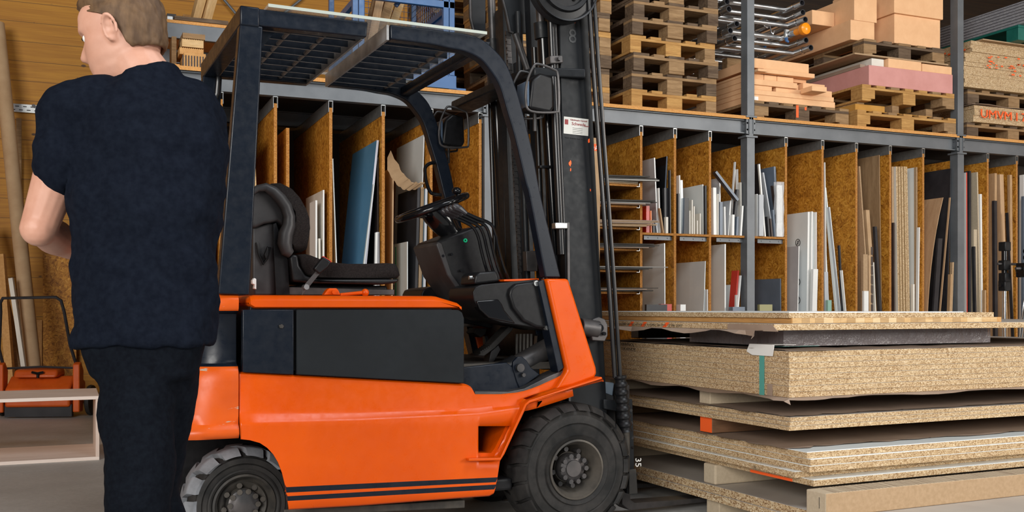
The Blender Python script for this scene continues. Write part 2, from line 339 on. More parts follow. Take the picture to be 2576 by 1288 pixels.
# ---------------------------------------------------------------- the sheet rack
YR = 7.0; ZDECK = 2.585; ZB1 = 2.558; ZB0 = 2.442; YBK = 8.35
rack = empty('sheet_rack', (5, YR, 0), 0, 'long grey steel rack with upright chipboard dividers and a loaded top deck', 'rack')
def rk(name, x0, x1, y0, y1, z0, z1, m, bevel=0): return boxo(name, x0-5, x1-5, y0-YR, y1-YR, z0, z1, m, rack, bevel)
posts = [.3, XW(1231, YR), XW(1889, YR), XW(2417, YR), XW(2417, YR)+2.37]
posts[0] = .29
def hpost(x, z0, z1, y=YR+.07):
    b = MB(); w = .055
    b.box(x-w-5, x+w-5, y-.07-YR, y-.06-YR, z0, z1).box(x-w-5, x+w-5, y+.06-YR, y+.07-YR, z0, z1).box(x-.004-5, x+.004-5, y-.06-YR, y+.06-YR, z0, z1)
    return b
for i, x in enumerate(posts):
    for y in (YR+.045, YBK-.1):
        w = .038
        b = MB()
        b.box(x-5-w, x-5+w, y-.045-YR, y+.045-YR, 0.03, ZB0-.035)
        b.box(x-5-.058, x-5+.058, y-.06-YR, y+.055-YR, ZB0-.035, ZB0-.02)
        b.box(x-5-.02, x-5+.02, y-.05-YR, y+.05-YR, ZB0-.02, ZDECK)
        b.box(x-5-.09, x-5+.09, y-.09-YR, y+.09-YR, 0, .03)
        b.build('steel_column', m_rack, rack, smooth=False)
        if i in (2, 3) and y < 8:
            b = MB().box(x-5-.055, x-5+.055, y-.058-YR, y+.05-YR, ZDECK-.012, ZDECK+.004).box(x-5-.036, x-5+.036, y-.045-YR, y+.045-YR, ZDECK+.004, 5.6)
            b.build('upper_column', m_rack, rack, smooth=False, bevel=.003)
rk('upper_column', posts[0]-.05, posts[0]+.05, YR+.02, YR+.12, ZDECK, 5.6, m_rack)
for i in range(4):
    x0, x1 = posts[i]+.022, posts[i+1]-.022
    for y in (YR+.02, YBK-.2):
        b = MB(); a, c = x0-5, x1-5; y -= YR
        b.box(a, c, y, y+.064, ZB1-.008, ZB1).box(a, c, y, y+.064, ZB0, ZB0+.008).box(a, c, y+.028, y+.034, ZB0+.008, ZB1-.008)
        b.box(a, a+.006, y-.004, y+.068, ZB0-.002, ZB1).box(c-.006, c, y-.004, y+.068, ZB0-.002, ZB1)
        for zz in (.03, .085):
            b.cyl((a+.02, y+.02, ZB0+zz), (a+.02, y+.034, ZB0+zz), .008, n=8).cyl((c-.02, y+.02, ZB0+zz), (c-.02, y+.034, ZB0+zz), .008, n=8)
        b.build('deck_beam', m_rack, rack, smooth=False)
for i, x in enumerate(posts):                                    # bolted end plates on the columns
    if i in (1, 2, 3):
        b = MB()
        for s in (-1, 1):
            b.box(x-5+s*.02-.004, x-5+s*.02+.004, -.012, .07, ZB0, ZB1)
            for zz in (.03, .085): b.cyl((x-5+s*.035, .0, ZB0+zz), (x-5+s*.035, .012, ZB0+zz), .009, n=6)
        b.box(x-5-.045, x-5+.045, .0, .008, ZB0-.005, ZB1+.004)
        b.build('splice_plate', m_rack, rack, smooth=False)
m_under = M('shaded_underside', (.035, .030, .027), (.05, .044, .04), 4, .7)  # shade under the deck, put into the colour of the bottom faces
for i in range(4):
    x0, x1 = posts[i], posts[i+1]
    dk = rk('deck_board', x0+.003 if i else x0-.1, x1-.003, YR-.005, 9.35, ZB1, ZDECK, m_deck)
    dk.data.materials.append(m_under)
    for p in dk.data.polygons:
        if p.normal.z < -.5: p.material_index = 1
m_backp = M('grey_brown_back_panel', (.075, .062, .055), (.10, .08, .068), 4, .8)
rk('back_panel', posts[0], posts[4], YBK, YBK+.02, .05, ZB0, m_backp)
rk('base_board', posts[0], posts[4], YR+.02, YBK, .06, .10, m_osbedge)
ZBASE = .10
DT = .022
divs = [560, 697, 836, 968, 1088, 1203, 1616, 1701, 1789, 1980, 2072, 2157, 2242, 2325, 2487, 2560]
divX = {}
def ztop(px): return 2.412
for px in divs:
    xr = XW(px, YR+.03); divX[px] = xr
    z1 = 2.39 if px not in () else 2.39
    if px == 1203: xr = posts[1]-.05; divX[px] = xr
    o = MB().box(-DT, 0, 0, YBK-YR-.03, 0, z1-ZBASE, 0).build('divider', [m_osb], rack, smooth=False, loc=(xr-5, .03, ZBASE))
    o.data.materials.append(m_osbedge)
    for p in o.data.polygons:
        if abs(p.normal.x) < .5: p.material_index = 1
    b = MB().box(xr-5-DT-.0045, xr-5-DT-.002, .028, YBK-YR, z1-.03, ZB0-.002).box(xr-5+.002, xr-5+.0045, .028, YBK-YR, z1-.03, ZB0-.002).box(xr-5-DT-.006, xr-5+.006, .028, YBK-YR, ZB0-.008, ZB0-.002)
    b.build('channel', m_galv, rack, smooth=False)
for x in (posts[2], posts[3]):                                   # dividers behind the columns
    o = MB().box(-DT, 0, 0, YBK-YR-.11, 0, 2.36-ZBASE).build('divider', [m_osb, m_osbedge], rack, smooth=False, loc=(x+.011-5, .10, ZBASE))
    for p in o.data.polygons:
        if abs(p.normal.x) < .5: p.material_index = 1
o = MB().box(-DT, 0, 0, 1.0, 0, 2.24-ZBASE).build('divider', [m_osb, m_osbedge], rack, smooth=False, loc=(XW(728, YR+.1)-5, .1, ZBASE))
for p in o.data.polygons:
    if abs(p.normal.x) < .5: p.material_index = 1
# pigeonhole shelves
cells = [(divX[1616], divX[1701]-DT), (divX[1701], divX[1789]-DT), (divX[1789], posts[2]-.040), (posts[2]+.040, divX[1980]-DT)]
ZSH = ZW(1750, 589, YR+.03)
for a, c in cells:
    rk('pigeonhole_shelf', a+.001, c-.001, YR+.03, YBK-.1, ZSH-.018, ZSH, m_osbedge)
    b = MB().box(c-5-.26, c-5-.001, .06, .064, ZSH-.055, ZSH-.019).box(c-5-.26, c-5-.001, .06, .09, ZSH-.022, ZSH-.019)
    for k in range(3): b.cyl((c-5-.22+k*.09, .055, ZSH-.038), (c-5-.22+k*.09, .06, ZSH-.038), .005, n=6)
    b.build('shelf_bracket', m_rack, rack, smooth=False)
# tray shelves between the mast and the first divider
TX0, TX1 = XW(1400, YR), divX[1616]-DT
trayz = []
for y in (459, 512, 567, 620, 674, 728):
    z = ZW(1600, y, YR+.05); trayz.append(z)
    rk('tray_shelf', TX0, TX1-.004, YR+.05, YBK-.2, z-.035, z-.017, m_osbedge)
    b = MB().box(TX1-5-.03, TX1-5-.001, .03, .05, z-.037, z-.034).box(TX1-5-.004, TX1-5-.001, .03, .05, z-.037, z-.01)
    b.build('tray_bracket', m_galv, rack, smooth=False)
rk('divider', TX0-DT, TX0, YR+.04, YBK-.02, ZBASE, 2.39, m_osb)
# ---------------------------------------------------------------- the forklift
FK = Frame(1450, 4.36, R(2.5))
fk = empty('forklift', FK.o, FK.a, 'orange and dark blue electric forklift with open overhead guard, parked facing the board stack', 'forklift')
FW = 1.02
def fprism(name, px, y0, y1, m, bevel=.004, yref=None, smooth=True, seg=2, parent=None, ang=35):
    pts = FK.xz(px, y0 if yref is None else yref)
    return MB().prism(pts, y0, y1).build(name, m, parent or fk, bevel=bevel, smooth=smooth, seg=seg, ang=ang)
def interp(tab, x):
    if x <= tab[0][0]: return tab[0][1]
    for (a, b), (c, d) in zip(tab, tab[1:]):
        if x <= c: return b+(d-b)*(x-a)/(c-a) if c > a else d
    return tab[-1][1]
# side panel with creases, hole, wheel arch and the two stripes
T = [(603, 935), (900, 951), (1172, 965), (1184, 969), (1190, 976), (1196, 988), (1260, 988), (1310, 983), (1350, 970), (1400, 947), (1432, 930), (1500, 930)]
C1 = [(603, 1036), (900, 1036), (1150, 1028), (1330, 1010)]; C2 = [(603, 1062), (900, 1054), (1200, 1040), (1330, 1020)]
Bt = [(600, 1103), (625, 1105), (650, 1112), (668, 1124), (683, 1140), (695, 1160), (705, 1186), (712, 1215), (718, 1250), (722, 1280), (900, 1270), (1140, 1252), (1225, 1246), (1236, 1240), (1244, 1200), (1250, 1158), (1285, 1088), (1320, 1015), (1400, 990), (1500, 955)]
S1 = [(700, 1223), (1244, 1198)]; S2 = [(700, 1237), (1242, 1210)]; S3 = [(700, 1246), (1240, 1216)]; S4 = [(700, 1258), (1238, 1228)]
xs = [603, 606, 625, 650, 660, 668, 675, 683, 689, 695, 700, 705, 709, 712, 716, 719, 722, 740, 780]+list(range(820, 1160, 40))+[1160, 1172, 1180, 1186, 1190, 1196, 1200, 1215, 1225, 1231, 1236, 1240, 1244, 1250, 1262, 1275, 1285, 1300, 1320, 1340, 1360, 1380, 1400, 1420, 1432]
def panel(side):
    b = MB(); cols = []
    for x in xs:
        t = interp(T, x); bb = interp(Bt, x); c1 = interp(C1, x); c2 = interp(C2, x)
        rows = [(t, .062), (t+1.5, .04), (t+6, .03), (c1-4, .03), (c1+6, .026), (c2-3, .006), (c2+4, .0), (1070, 0), (1110, 0), (1150, 0), (1180, 0), (interp(S1, x), 0), (interp(S2, x), 0), (interp(S3, x), 0), (interp(S4, x), 0), (bb-5, .0), (bb, .008)]
        col = []; pr = -1
        for r, y in rows:
            r = max(min(r, bb), pr); pr = r
            p = FK.at(x, r, 0.03)
            col.append((p.x, y if x > 606 else y+.01, p.z))
        cols.append(col)
    n = len(cols[0]); flat = [p for c in cols for p in c]
    if side: flat = [(x, FW-y, z) for x, y, z in flat]
    fs = []; mi = []
    for i in range(len(cols)-1):
        for j in range(n-1):
            if 1196 <= xs[i] and xs[i+1] <= 1285 and j in (7, 8): continue
            f = (i*n+j, i*n+j+1, (i+1)*n+j+1, (i+1)*n+j); fs.append(f if side else f[::-1]); mi.append(1 if j in (11, 13) else 0)
    b.add(flat, fs, mi)
    o = b.build('side_panel', [m_orange, m_navy], fk, ang=50)
    s = o.modifiers.new('solid', 'SOLIDIFY'); s.thickness = .03; s.offset = -1; return o
panel(0); panel(1)
# front fender lip, one bent strip, and the step inside the hole
def strip(pts, y0, y1, th, name, m):
    P = FK.xz(pts, 0.0); n = len(P); off = []
    for i in range(n):
        a = Vector(P[max(i-1, 0)]); c = Vector(P[min(i+1, n-1)]); d = (c-a).normalized(); off.append((P[i][0]-d.y*th, P[i][1]+d.x*th))
    return MB().prism(P+off[::-1], y0, y1).build(name, m, fk, bevel=.003)
for s in (0, 1):
    a, c = (-.03, .10) if not s else (FW-.10, FW+.03)
    strip([(1172, 1158), (1252, 1156), (1262, 1140), (1318, 1018), (1326, 1012), (1400, 988), (1506, 953), (1506, 959)], a, c, .011, 'fender_lip', m_orange)
    a, c = (.03, .36) if not s else (FW-.36, FW-.03)
    fprism('wheel_arch', [(1196, 1152), (1250, 1152), (1262, 1136), (1318, 1018), (1312, 1010), (1252, 1130), (1243, 1142), (1196, 1142)], a, c, m_orange, 0, yref=.0)
    # raked front post of the body
    a, c = (.0, .075) if not s else (FW-.075, FW)
    fprism('front_post', [(1375, 701), (1431, 701), (1501, 925), (1503, 940), (1496, 951), (1440, 972), (1398, 980), (1428, 932)], a, c, m_orange, .013, yref=.0, seg=3)
    a, c = (.02, .09) if not s else (FW-.09, FW-.02)
    fprism('post_inner_frame', [(1360, 708), (1374, 703), (1424, 925), (1410, 938)], a, c, m_navy, .002, yref=.0)
fprism('wheel_house', [(1250, 1150), (1296, 1010), (1330, 965), (1470, 905), (1500, 955), (1520, 1100), (1480, 1200), (1250, 1200)], .33, .35, m_navy, .002, yref=.34)
# chassis core
cx = lambda px, py, y=.03: FK.at(px, py, y)
b = MB()
b.box(-1.16, -.30, .30, FW-.30, .22, .62)            # drive train behind the panels
b.box(-.30, .10, .36, FW-.36, .18, .60)
b.box(-1.18, -.28, .05, FW-.05, .21, .26)
b.build('chassis', m_plastic, fk, smooth=False, bevel=.01)
p = FK.xz([(715, 1282), (1170, 1258), (1170, 1278), (715, 1300)], .12)
MB().prism(p, .12, FW-.12).build('belly_plate', m_rim, fk, bevel=.004)
# counterweight
zs = lambda y: FK.at(600, y, .03).z
def plan(xr, inset, r, xf=-1.425, n=7):
    pts = [(xf, inset)]
    for k in range(n+1):
        a = math.pi/2*k/n; pts.append((xr+r-r*math.sin(a), inset+r-r*math.cos(a)))
    for k in range(n+1):
        a = math.pi/2*k/n; pts.append((xr+r-r*math.cos(a), FW-inset-r+r*math.sin(a)))
    pts.append((xf, FW-inset)); return pts
lev = [(1104, -1.70, .055, .16), (1102, -1.705, .028, .17), (1090, -1.705, .015, .18), (1078, -1.70, .018, .18), (1066, -1.68, .035, .18), (1040, -1.665, .032, .18), (960, -1.64, .030, .17), (935, -1.63, .032, .17), (922, -1.62, .045, .17), (915, -1.60, .075, .15), (905, -1.60, .082, .14), (800, -1.59, .082, .14), (790, -1.60, .075, .15), (782, -1.62, .035, .16), (776, -1.625, .028, .17), (756, -1.62, .025, .17), (745, -1.61, .034, .16), (739, -1.59, .055, .15)]
rings = []
for py, xr, ins, r in lev:
    z = zs(py); rings.append([(x, y, z) for x, y in plan(xr, ins, r)])
b = MB().loft(rings); m = len(rings[0]); k = 0
b.m = [(1 if 8 <= (f[0]//m) <= 12 and len(f) == 4 else 0) for f in b.f]
o = b.build('counterweight', [m_orange_worn, m_navy], fk, ang=48)
fprism('tow_pin_recess', [(470, 960), (480, 960), (480, 1000), (470, 1000)], .4, .6, m_plastic, 0)
# battery bay and covers
fprism('battery_housing', [(630, 764), (1130, 766), (1140, 779), (1158, 958), (612, 925)], .04, FW-.04, m_plastic, .004)
for y0, y1 in ((.018, .05), (FW-.05, FW-.018)):
    fprism('battery_cover', [(609, 779), (737, 779), (737, 942), (609, 936)], y0, y1, m_navy, .003, yref=.03)
    fprism('battery_cover', [(744, 779), (1150, 779), (1160, 786), (1165, 800), (1165, 964), (744, 942)], y0, y1, m_batt, .004, yref=.03, seg=3)
fprism('bolt', [(699, 818), (707, 815), (712, 820), (709, 826), (701, 825)], .012, .03, m_rim, .001, yref=.03)
# orange hood lid
zt, zb = FK.at(800, 743, .03).z, FK.at(800, 776, .03).z
b = MB(); x0 = FK.at(624, 743, .03).x; x1 = FK.at(1158, 770, .03).x; xm = FK.at(1098, 748, .03).x
def lidring(x, zt, zb, ins=0): 
    return [(x, .03+ins, zb), (x, .012+ins, zb+.006), (x, .010+ins, zt-.02), (x, .02+ins, zt-.006), (x, .04+ins, zt), (x, FW-.04-ins, zt), (x, FW-.02-ins, zt-.006), (x, FW-.010-ins, zt-.02), (x, FW-.012-ins, zb+.006), (x, FW-.03-ins, zb)]
b.loft([lidring(x0-.0, zt-.014, zb+.016, .006), lidring(x0+.006, zt-.004, zb+.010), lidring(x0+.022, zt, zb), lidring(xm-.02, zt, zb), lidring(xm, zt-.002, zb), lidring(x1-.012, zt-.028, zb), lidring(x1, zt-.036, zb+.002, .005)])
b.build('hood', m_orange, fk, ang=40)
# black seal lines, latch with lever
fprism('hood_latch', [(815, 742), (824, 729), (829, 725), (847, 725), (852, 731), (857, 742)], .16, .20, m_orange, .003, yref=.16)
b = MB(); a = FK.at(838, 735, .16); b.cyl((a.x, .145, a.z), (a.x, .21, a.z), .008, n=12)
e = FK.at(915, 736, .17); s0 = FK.at(856, 741, .17); b.tube([(s0.x, .17, s0.z), (e.x, .17, e.z)], [.006, .008], 10); b.sphere((e.x+.006, .17, e.z), .016, 8)
b.build('latch_lever', m_orange, fk)
# ---- overhead guard
ZR = 2.110; RH = .068
def tube_prism(px, name='guard_post', yn=.02, yf=FW-.08, w=.06, yref=.02, m=None):
    for y in (yn, yf): MB().prism(FK.xz(px, yref), y, y+w).build(name, m or m_navy, fk, bevel=.006, seg=3, ang=40)
tube_prism([(604, 60), (662, 66), (628, 742), (549, 739)], 'guard_post')
tube_prism([(605, 16), (926, 55), (923, 93), (607, 60)], 'roof_rail')
front = [(982, 61), (1083, 73), (1130, 79), (1169, 84), (1208, 96), (1242, 122), (1274, 160), (1297, 217), (1316, 282), (1340, 380), (1363, 500), (1411, 698), (1372, 698), (1334, 500), (1324, 462), (1297, 349), (1277, 280), (1258, 217), (1235, 179), (1208, 148), (1169, 129), (1130, 121), (1083, 111), (983, 98)]
fo = cr([Vector((a, c, 0)) for a, c in front[:12]], 4); fi = cr([Vector((a, c, 0)) for a, c in front[12:]], 4)
tube_prism([(v.x, v.y) for v in fo+fi], 'front_guard_post', w=.055)
pt = lambda px, py, y=.02: FK.at(px, py, y)
xr0, xr1, xf0 = pt(605, 16).x, pt(925, 58).x, pt(983, 60).x; xfe = pt(1208, 120).x
b = MB().box(xr0-.002, xr0+.07, .015, FW-.015, ZR-RH-.004, ZR+.002); b.build('rear_cross_rail', m_navy, fk, bevel=.006)
MB().prism([(xr0+.07, ZR-RH), (xr0+.14, ZR-RH), (xr0+.07, ZR-RH-.09)], .08, .086).build('gusset', m_navy, fk, smooth=False)
for x in (xr1-.012, xf0-.012):
    b = MB().box(x-.005, x+.005, .02 if x > xr1 else .06, FW-.06, ZR-.062, ZR-.002); b.build('cross_bar', M('scuffed_cross_bar', (.26, .26, .26), (.42, .42, .42), 14, .4, .6), fk, smooth=False, bevel=.001)
b = MB().box(xfe-.03, xfe+.02, .06, FW-.06, ZR-.075, ZR-.03); b.build('cross_bar', m_navy, fk, bevel=.008)
# roof slats and rods
ns = 8
m_bar = M('scuffed_steel_and_highlight', (.16, .15, .145), (.30, .29, .28), 14, .4, .6)
def slat(xa, xb, y):
    MB().box(xa, xb, y-.003, y+.003, ZR-.050, ZR-.012).box(xa, xb, y-.003, y+.003, ZR-.0515, ZR-.05, 1).build('roof_slat', [m_navy, m_bar], fk, smooth=False)  # pale lower strip: highlight line painted on the worn slat edge
for k in range(ns):
    y = .135+k*(FW-.27)/(ns-1)
    slat(xr0+.05, xr1-.006, y)
    slat(xf0-.006, xfe-.06, y)
for x in (xr0+.21, xr0+.35, xf0+.28):
    MB().cyl((x, .08, ZR-.04), (x, FW-.08, ZR-.04), .009, n=10).build('roof_rod', m_bar, fk)
b = MB().box(pt(672, 14).x, pt(1220, 90).x, .0, FW-.03, ZR+.004, ZR+.016); b.build('roof_sheet', m_acryl, fk, smooth=False)
b = MB().box(pt(672, 14).x, pt(1220, 90).x, -.002, .0, ZR+.004, ZR+.016); b.build('sheet_edge', M('milky_sheet_edge', (.42, .46, .41), None, 5, .3), fk, smooth=False)
b = MB().prism([(pt(1205, 100).x, ZR-.01), (pt(1245, 105).x, ZR-.005), (pt(1235, 130).x, ZR-.06)], .07, .11); b.build('roof_bracket', m_navy, fk, smooth=False)
# cable on the far rear post
a = FK.at(549, 175, FW-.10); b = MB().tube([(a.x, FW-.10, 2.06), (a.x-.0, FW-.10, 2.02), (a.x-.005, FW-.10, 1.96), (a.x-.03, FW-.09, 1.90)], .011, 10); b.build('cable', m_hose, fk)
b = MB().cyl((a.x-.03, FW-.084, 1.90), (a.x-.03, FW-.0795, 1.90), .03, n=20); b.build('cable_hole', m_gloss, fk)
# ---- seat
def pxy(px, y): return FK.xz(px, y)
seat = MB()
back = [(628, 505), (634, 478), (650, 462), (672, 455), (700, 454), (728, 463), (752, 485), (772, 518), (782, 545), (786, 572), (783, 600), (779, 622), (764, 632), (741, 638), (730, 630), (726, 612), (731, 585), (738, 562), (736, 540), (724, 510), (700, 482), (668, 466), (640, 480)]
def profile_loft(px, y0, y1, yref, inset=.03, scale=.9):
    P = [Vector((a, 0, c)) for a, c in FK.xz(px, yref)]; c = sum(P, Vector())/len(P); rings = []
    for y, s in ((y0, scale*.93), (y0+inset*.4, scale*1.04), (y0+inset, 1), (y1-inset, 1), (y1-inset*.4, scale*1.04), (y1, scale*.93)):
        rings.append([tuple(Vector((c.x, y, c.z))+(p-c)*s) for p in P])
    return MB().loft(rings)
SY0, SY1 = .27, .76
profile_loft([(668, 466), (690, 458), (712, 457), (738, 470), (758, 492), (774, 520), (784, 548), (786, 575), (782, 605), (778, 626), (764, 633), (742, 636), (731, 622), (727, 606), (738, 580), (746, 556), (744, 530), (728, 506), (704, 486)], SY0, SY1, SY0, .05).build('backrest_cushion', m_fabric, fk, ang=60)
b = MB(); path = [FK.at(a, c, SY0) for a, c in [(633, 486), (648, 474), (668, 471), (688, 482), (706, 500), (720, 520), (728, 545), (727, 566), (718, 590), (716, 612), (722, 632), (732, 640)]]
for yy_ in (SY0, SY1): MB().tube([(v.x, yy_, v.z) for v in path], [.010, .014, .018, .022, .024, .024, .024, .026, .03, .03, .026, .018], 12).build('backrest_piping', m_shell, fk)
fprism('backrest_shell', [(632, 500), (636, 484), (652, 472), (672, 474), (696, 492), (714, 516), (722, 545), (716, 570), (702, 556), (668, 562), (640, 575), (633, 560)], SY0+.02, SY1-.02, m_shell, .02, yref=SY0, seg=4)
fprism('backrest_frame', [(641, 572), (684, 560), (700, 560), (716, 620), (722, 742), (646, 742), (641, 700)], SY0+.04, SY1-.04, m_shell, .006, yref=SY0)
fprism('frame_side_plate', [(690, 562), (698, 560), (728, 655), (732, 742), (696, 742), (692, 650)], SY0+.02, SY0+.035, m_plastic, .002, yref=SY0)
a = [FK.at(x, y, SY0+.035) for x, y in [(646, 610), (652, 640), (662, 664), (672, 650), (678, 622)]]
MB().tube([(v.x, SY0+.033, v.z) for v in a], .006, 8).build('adjuster_slot', m_plastic, fk)
fprism('adjuster_knob', [(667, 640), (676, 618), (676, 640), (670, 652)], SY0+.01, SY0+.035, m_plastic, .002, yref=SY0)
fprism('tether_clip', [(635, 705), (640, 699), (645, 702), (645, 728), (639, 726), (641, 716), (635, 714)], SY0+.0, SY0+.03, m_white, .002, yref=SY0)
profile_loft([(748, 640), (770, 638), (800, 650), (835, 659), (880, 663), (930, 663), (975, 661), (1000, 663), (1007, 675), (1011, 692), (1004, 700), (960, 702), (880, 702), (800, 700), (770, 690), (752, 668)], SY0+.01, SY1-.01, SY0, .045, .96).build('seat_cushion', m_fabric, fk, ang=60)
fprism('seat_pan', [(727, 648), (735, 640), (748, 642), (752, 668), (768, 694), (800, 703), (1004, 702), (996, 712), (960, 716), (780, 712), (735, 708)], SY0-.01, SY1+.01, m_plastic, .012, yref=SY0, seg=3)
fprism('seat_suspension', [(760, 716), (985, 718), (985, 742), (750, 742)], SY0+.05, SY1-.05, m_plastic, .01, yref=SY0)
fprism('seat_slide', [(700, 720), (1000, 728), (1000, 742), (700, 742)], SY0+.04, SY0+.08, m_metalp, .003, yref=SY0)
fprism('belt_buckle', [(790, 676), (814, 645), (834, 658), (826, 672), (804, 690)], SY0-.07, SY0-.035, m_plastic, .006, yref=SY0-.07, seg=3)
fprism('buckle_button', [(815, 644), (835, 657), (832, 662), (812, 649)], SY0-.065, SY0-.04, m_redp, .001, yref=SY0-.07)
fprism('buckle_stalk', [(762, 720), (794, 682), (804, 688), (772, 728), (760, 742), (758, 742)], SY0-.056, SY0-.05, m_metalp, .001, yref=SY0-.05)
a = FK.at(770, 722, SY0-.06); MB().cyl((a.x, SY0-.07, a.z), (a.x, SY0-.03, a.z), .011, n=14).build('stalk_bolt', m_steel, fk)
# ---- steering column, wheel, levers
CB0, CB1 = .36, .64
fprism('steering_console', [(1098, 614), (1104, 604), (1186, 573), (1222, 564), (1240, 600), (1262, 690), (1262, 745), (1215, 760), (1190, 778), (1180, 768), (1128, 690)], CB0, CB1, m_plastic, .014, yref=CB0, seg=4)
fprism('console_edge_panel', [(1095, 616), (1100, 608), (1110, 612), (1135, 690), (1192, 772), (1186, 780), (1176, 768), (1122, 692)], CB0-.012, CB1+.012, m_shell, .005, yref=CB0)
for q in ((1112, 644), (1158, 681), (1134, 640)):
    a = FK.at(*q, CB0); MB().cyl((a.x, CB0-.0145, a.z), (a.x, CB0-.004, a.z), .006, n=12).build('screw', m_gloss, fk)
a = FK.at(1170, 605, CB0); MB().lathe([(.004, 0), (.004, -.006), (.009, -.006), (.009, 0)], (a.x, CB0+.001, a.z), n=20).build('indicator_ring', m_green, fk)
YC = .50
cb = FK.at(1140, 592, YC); ct = FK.at(1089, 524, YC); ax = (ct-cb).normalized()
b = MB().tube([cb-ax*.04, cb, cb+ax*.02, cb+ax*.05, cb+ax*.07, ct-ax*.03, ct-ax*.005], [.05, .05, .048, .058, .062, .068, .066], 20); b.build('column_shroud', m_gloss, fk, ang=30)
wn = Vector((-.36, 0, .93)).normalized(); RW = .165
wc = FK.at(1087, 522, YC)
u = Vector((0, 1, 0)); q = wn.cross(u)
b = MB().tube([wc+(u*math.cos(2*math.pi*k/60)+q*math.sin(2*math.pi*k/60))*RW for k in range(60)], .016, 12, closed=True)
for k in range(60):
    a = 2*math.pi*k/60; d = u*math.cos(a)+q*math.sin(a); b.sphere(wc+d*(RW-.006)-wn*.011, .0055, 3)
b.build('steering_wheel', m_gloss, fk)
b = MB()
for a in (20, 140, 260):
    d = u*math.cos(R(a))+q*math.sin(R(a)); b.tube([wc-wn*.03+d*.03, wc-wn*.022+d*.09, wc+d*RW], [.016, .012, .009], 8)
b.cyl(wc-wn*.045, wc-wn*.005, .045, .036, 20); b.build('wheel_spokes', m_gloss, fk)
kp = wc-q*RW*.55 if (wc-q*RW).x > wc.x else wc+q*RW*.55
kp = wc+(q if q.x > 0 else -q)*RW*.55+u*-.12
b = MB().cyl(kp, kp+wn*.02, .009); b.sphere(kp+wn*.036, .022, 10, sc=(1, 1, .8)); b.build('steering_knob', m_gloss, fk)
for k in range(4):
    y = .20+k*.035; dx = -k*0.0
    P = [(1150, 527), (1172, 537), (1205, 552), (1230, 566), (1242, 590), (1250, 625), (1262, 670), (1278, 712)]
    P = [(x-k*2+(14-k*7 if i > 2 else 0)*.6, yy-(8-k*4)*.5) for i, (x, yy) in enumerate(P)]
    v = [FK.at(x, yy, .18) for x, yy in P]
    MB().tube(cr([(p_.x, y, p_.z) for p_ in v], 3), .0075, 8).build('control_lever', m_gloss, fk)
    MB().tube([(v[0].x-.012, y, v[0].z+.012), (v[0].x, y, v[0].z+.006), (v[0].x+.02, y, v[0].z-.002), (v[0].x+.05, y, v[0].z-.02)], [.010, .018, .016, .009], 10).build('lever_knob', m_dark, fk)
# ---- dash shell and foot space
def dash(y0, y1, m):
    fprism('dash_shell', [(1190, 735), (1196, 722), (1212, 716), (1290, 708), (1352, 703), (1364, 708), (1387, 828), (1384, 833), (1330, 822), (1262, 812), (1228, 800), (1204, 776), (1192, 755)], y0, y1, m, .022, yref=.06, seg=5)
dash(.06, .34, m_plastic); dash(.68, .96, m_plastic)
fprism('dash_recess', [(1196, 757), (1252, 752), (1262, 765), (1268, 780), (1296, 814), (1228, 800), (1204, 778)], .052, .10, m_gloss, .006, yref=.06)
fprism('dash_end_cap', [(1276, 742), (1280, 726), (1294, 714), (1352, 705), (1362, 710), (1384, 828), (1345, 824), (1312, 808), (1286, 775)], .042, .09, m_plastic, .012, yref=.06, seg=4)
fprism('firewall', [(1320, 704), (1366, 704), (1400, 930), (1368, 930)], .33, FW-.08, m_navy, .004, yref=.33)
fprism('cowl_top', [(1283, 702), (1372, 699), (1372, 706), (1283, 707)], .08, FW-.08, m_orange, .002, yref=.02)
for q in ((1346, 713), (1375, 824)):
    a = FK.at(*q, .05); MB().cyl((a.x, .034, a.z), (a.x, .06, a.z), .012, n=14).build('dash_bolt', m_galv, fk)
fprism('switch_pod', [(1193, 716), (1196, 692), (1208, 684), (1250, 681), (1258, 708), (1215, 714)], .10, .26, m_plastic, .01, yref=.10, seg=3)
a = FK.at(1200, 698, .10); MB().cyl((a.x-.02, .14, a.z), (a.x+.01, .14, a.z), .009, .013, 12).build('ignition_key', m_steel, fk)
# floor, sill and pedals
fz = FK.at(1200, 912, .2).z
fx0, fx1 = FK.at(1160, 900, .2).x, FK.at(1400, 900, .2).x
MB().box(fx0-.05, fx1, .12, FW-.05, fz-.03, fz).build('foot_plate', m_rim, fk, smooth=False)
fprism('sill', [(1160, 925), (1275, 912), (1310, 940), (1345, 968), (1300, 990), (1160, 990)], .09, .14, m_navy, .004, yref=.09)
fprism('step_plate', [(1196, 985), (1280, 986), (1320, 978), (1375, 950), (1425, 928), (1425, 940), (1375, 965), (1320, 992), (1196, 996)], .035, .14, m_metalp, .002, yref=.03)
fprism('accelerator_pedal', [(1202, 894), (1218, 896), (1245, 876), (1290, 830), (1292, 823), (1278, 824), (1240, 862), (1228, 876)], .22, .30, m_rubber, .003, yref=.22)
b = MB()
for k in range(16):
    f = k/15; x = 1211+(1281-1211)*f; y = 890+(829-890)*f-6*math.sin(math.pi*f)*-1
    a = FK.at(x, y, .22); b.box(a.x-.004, a.x+.004, .222, .298, a.z, a.z+.012)
b.build('pedal_ribs', m_rubber, fk, smooth=False)
fprism('brake_pedal', [(1203, 838), (1212, 826), (1236, 827), (1232, 842), (1220, 850)], .50, .60, m_rubber, .003, yref=.45)
fprism('pedal_arm', [(1226, 846), (1234, 846), (1246, 905), (1232, 912)], .53, .56, m_plastic, .002, yref=.5)
fprism('pedal_arm', [(1238, 884), (1256, 868), (1262, 880), (1244, 912), (1232, 912)], .23, .29, m_plastic, .002, yref=.22)
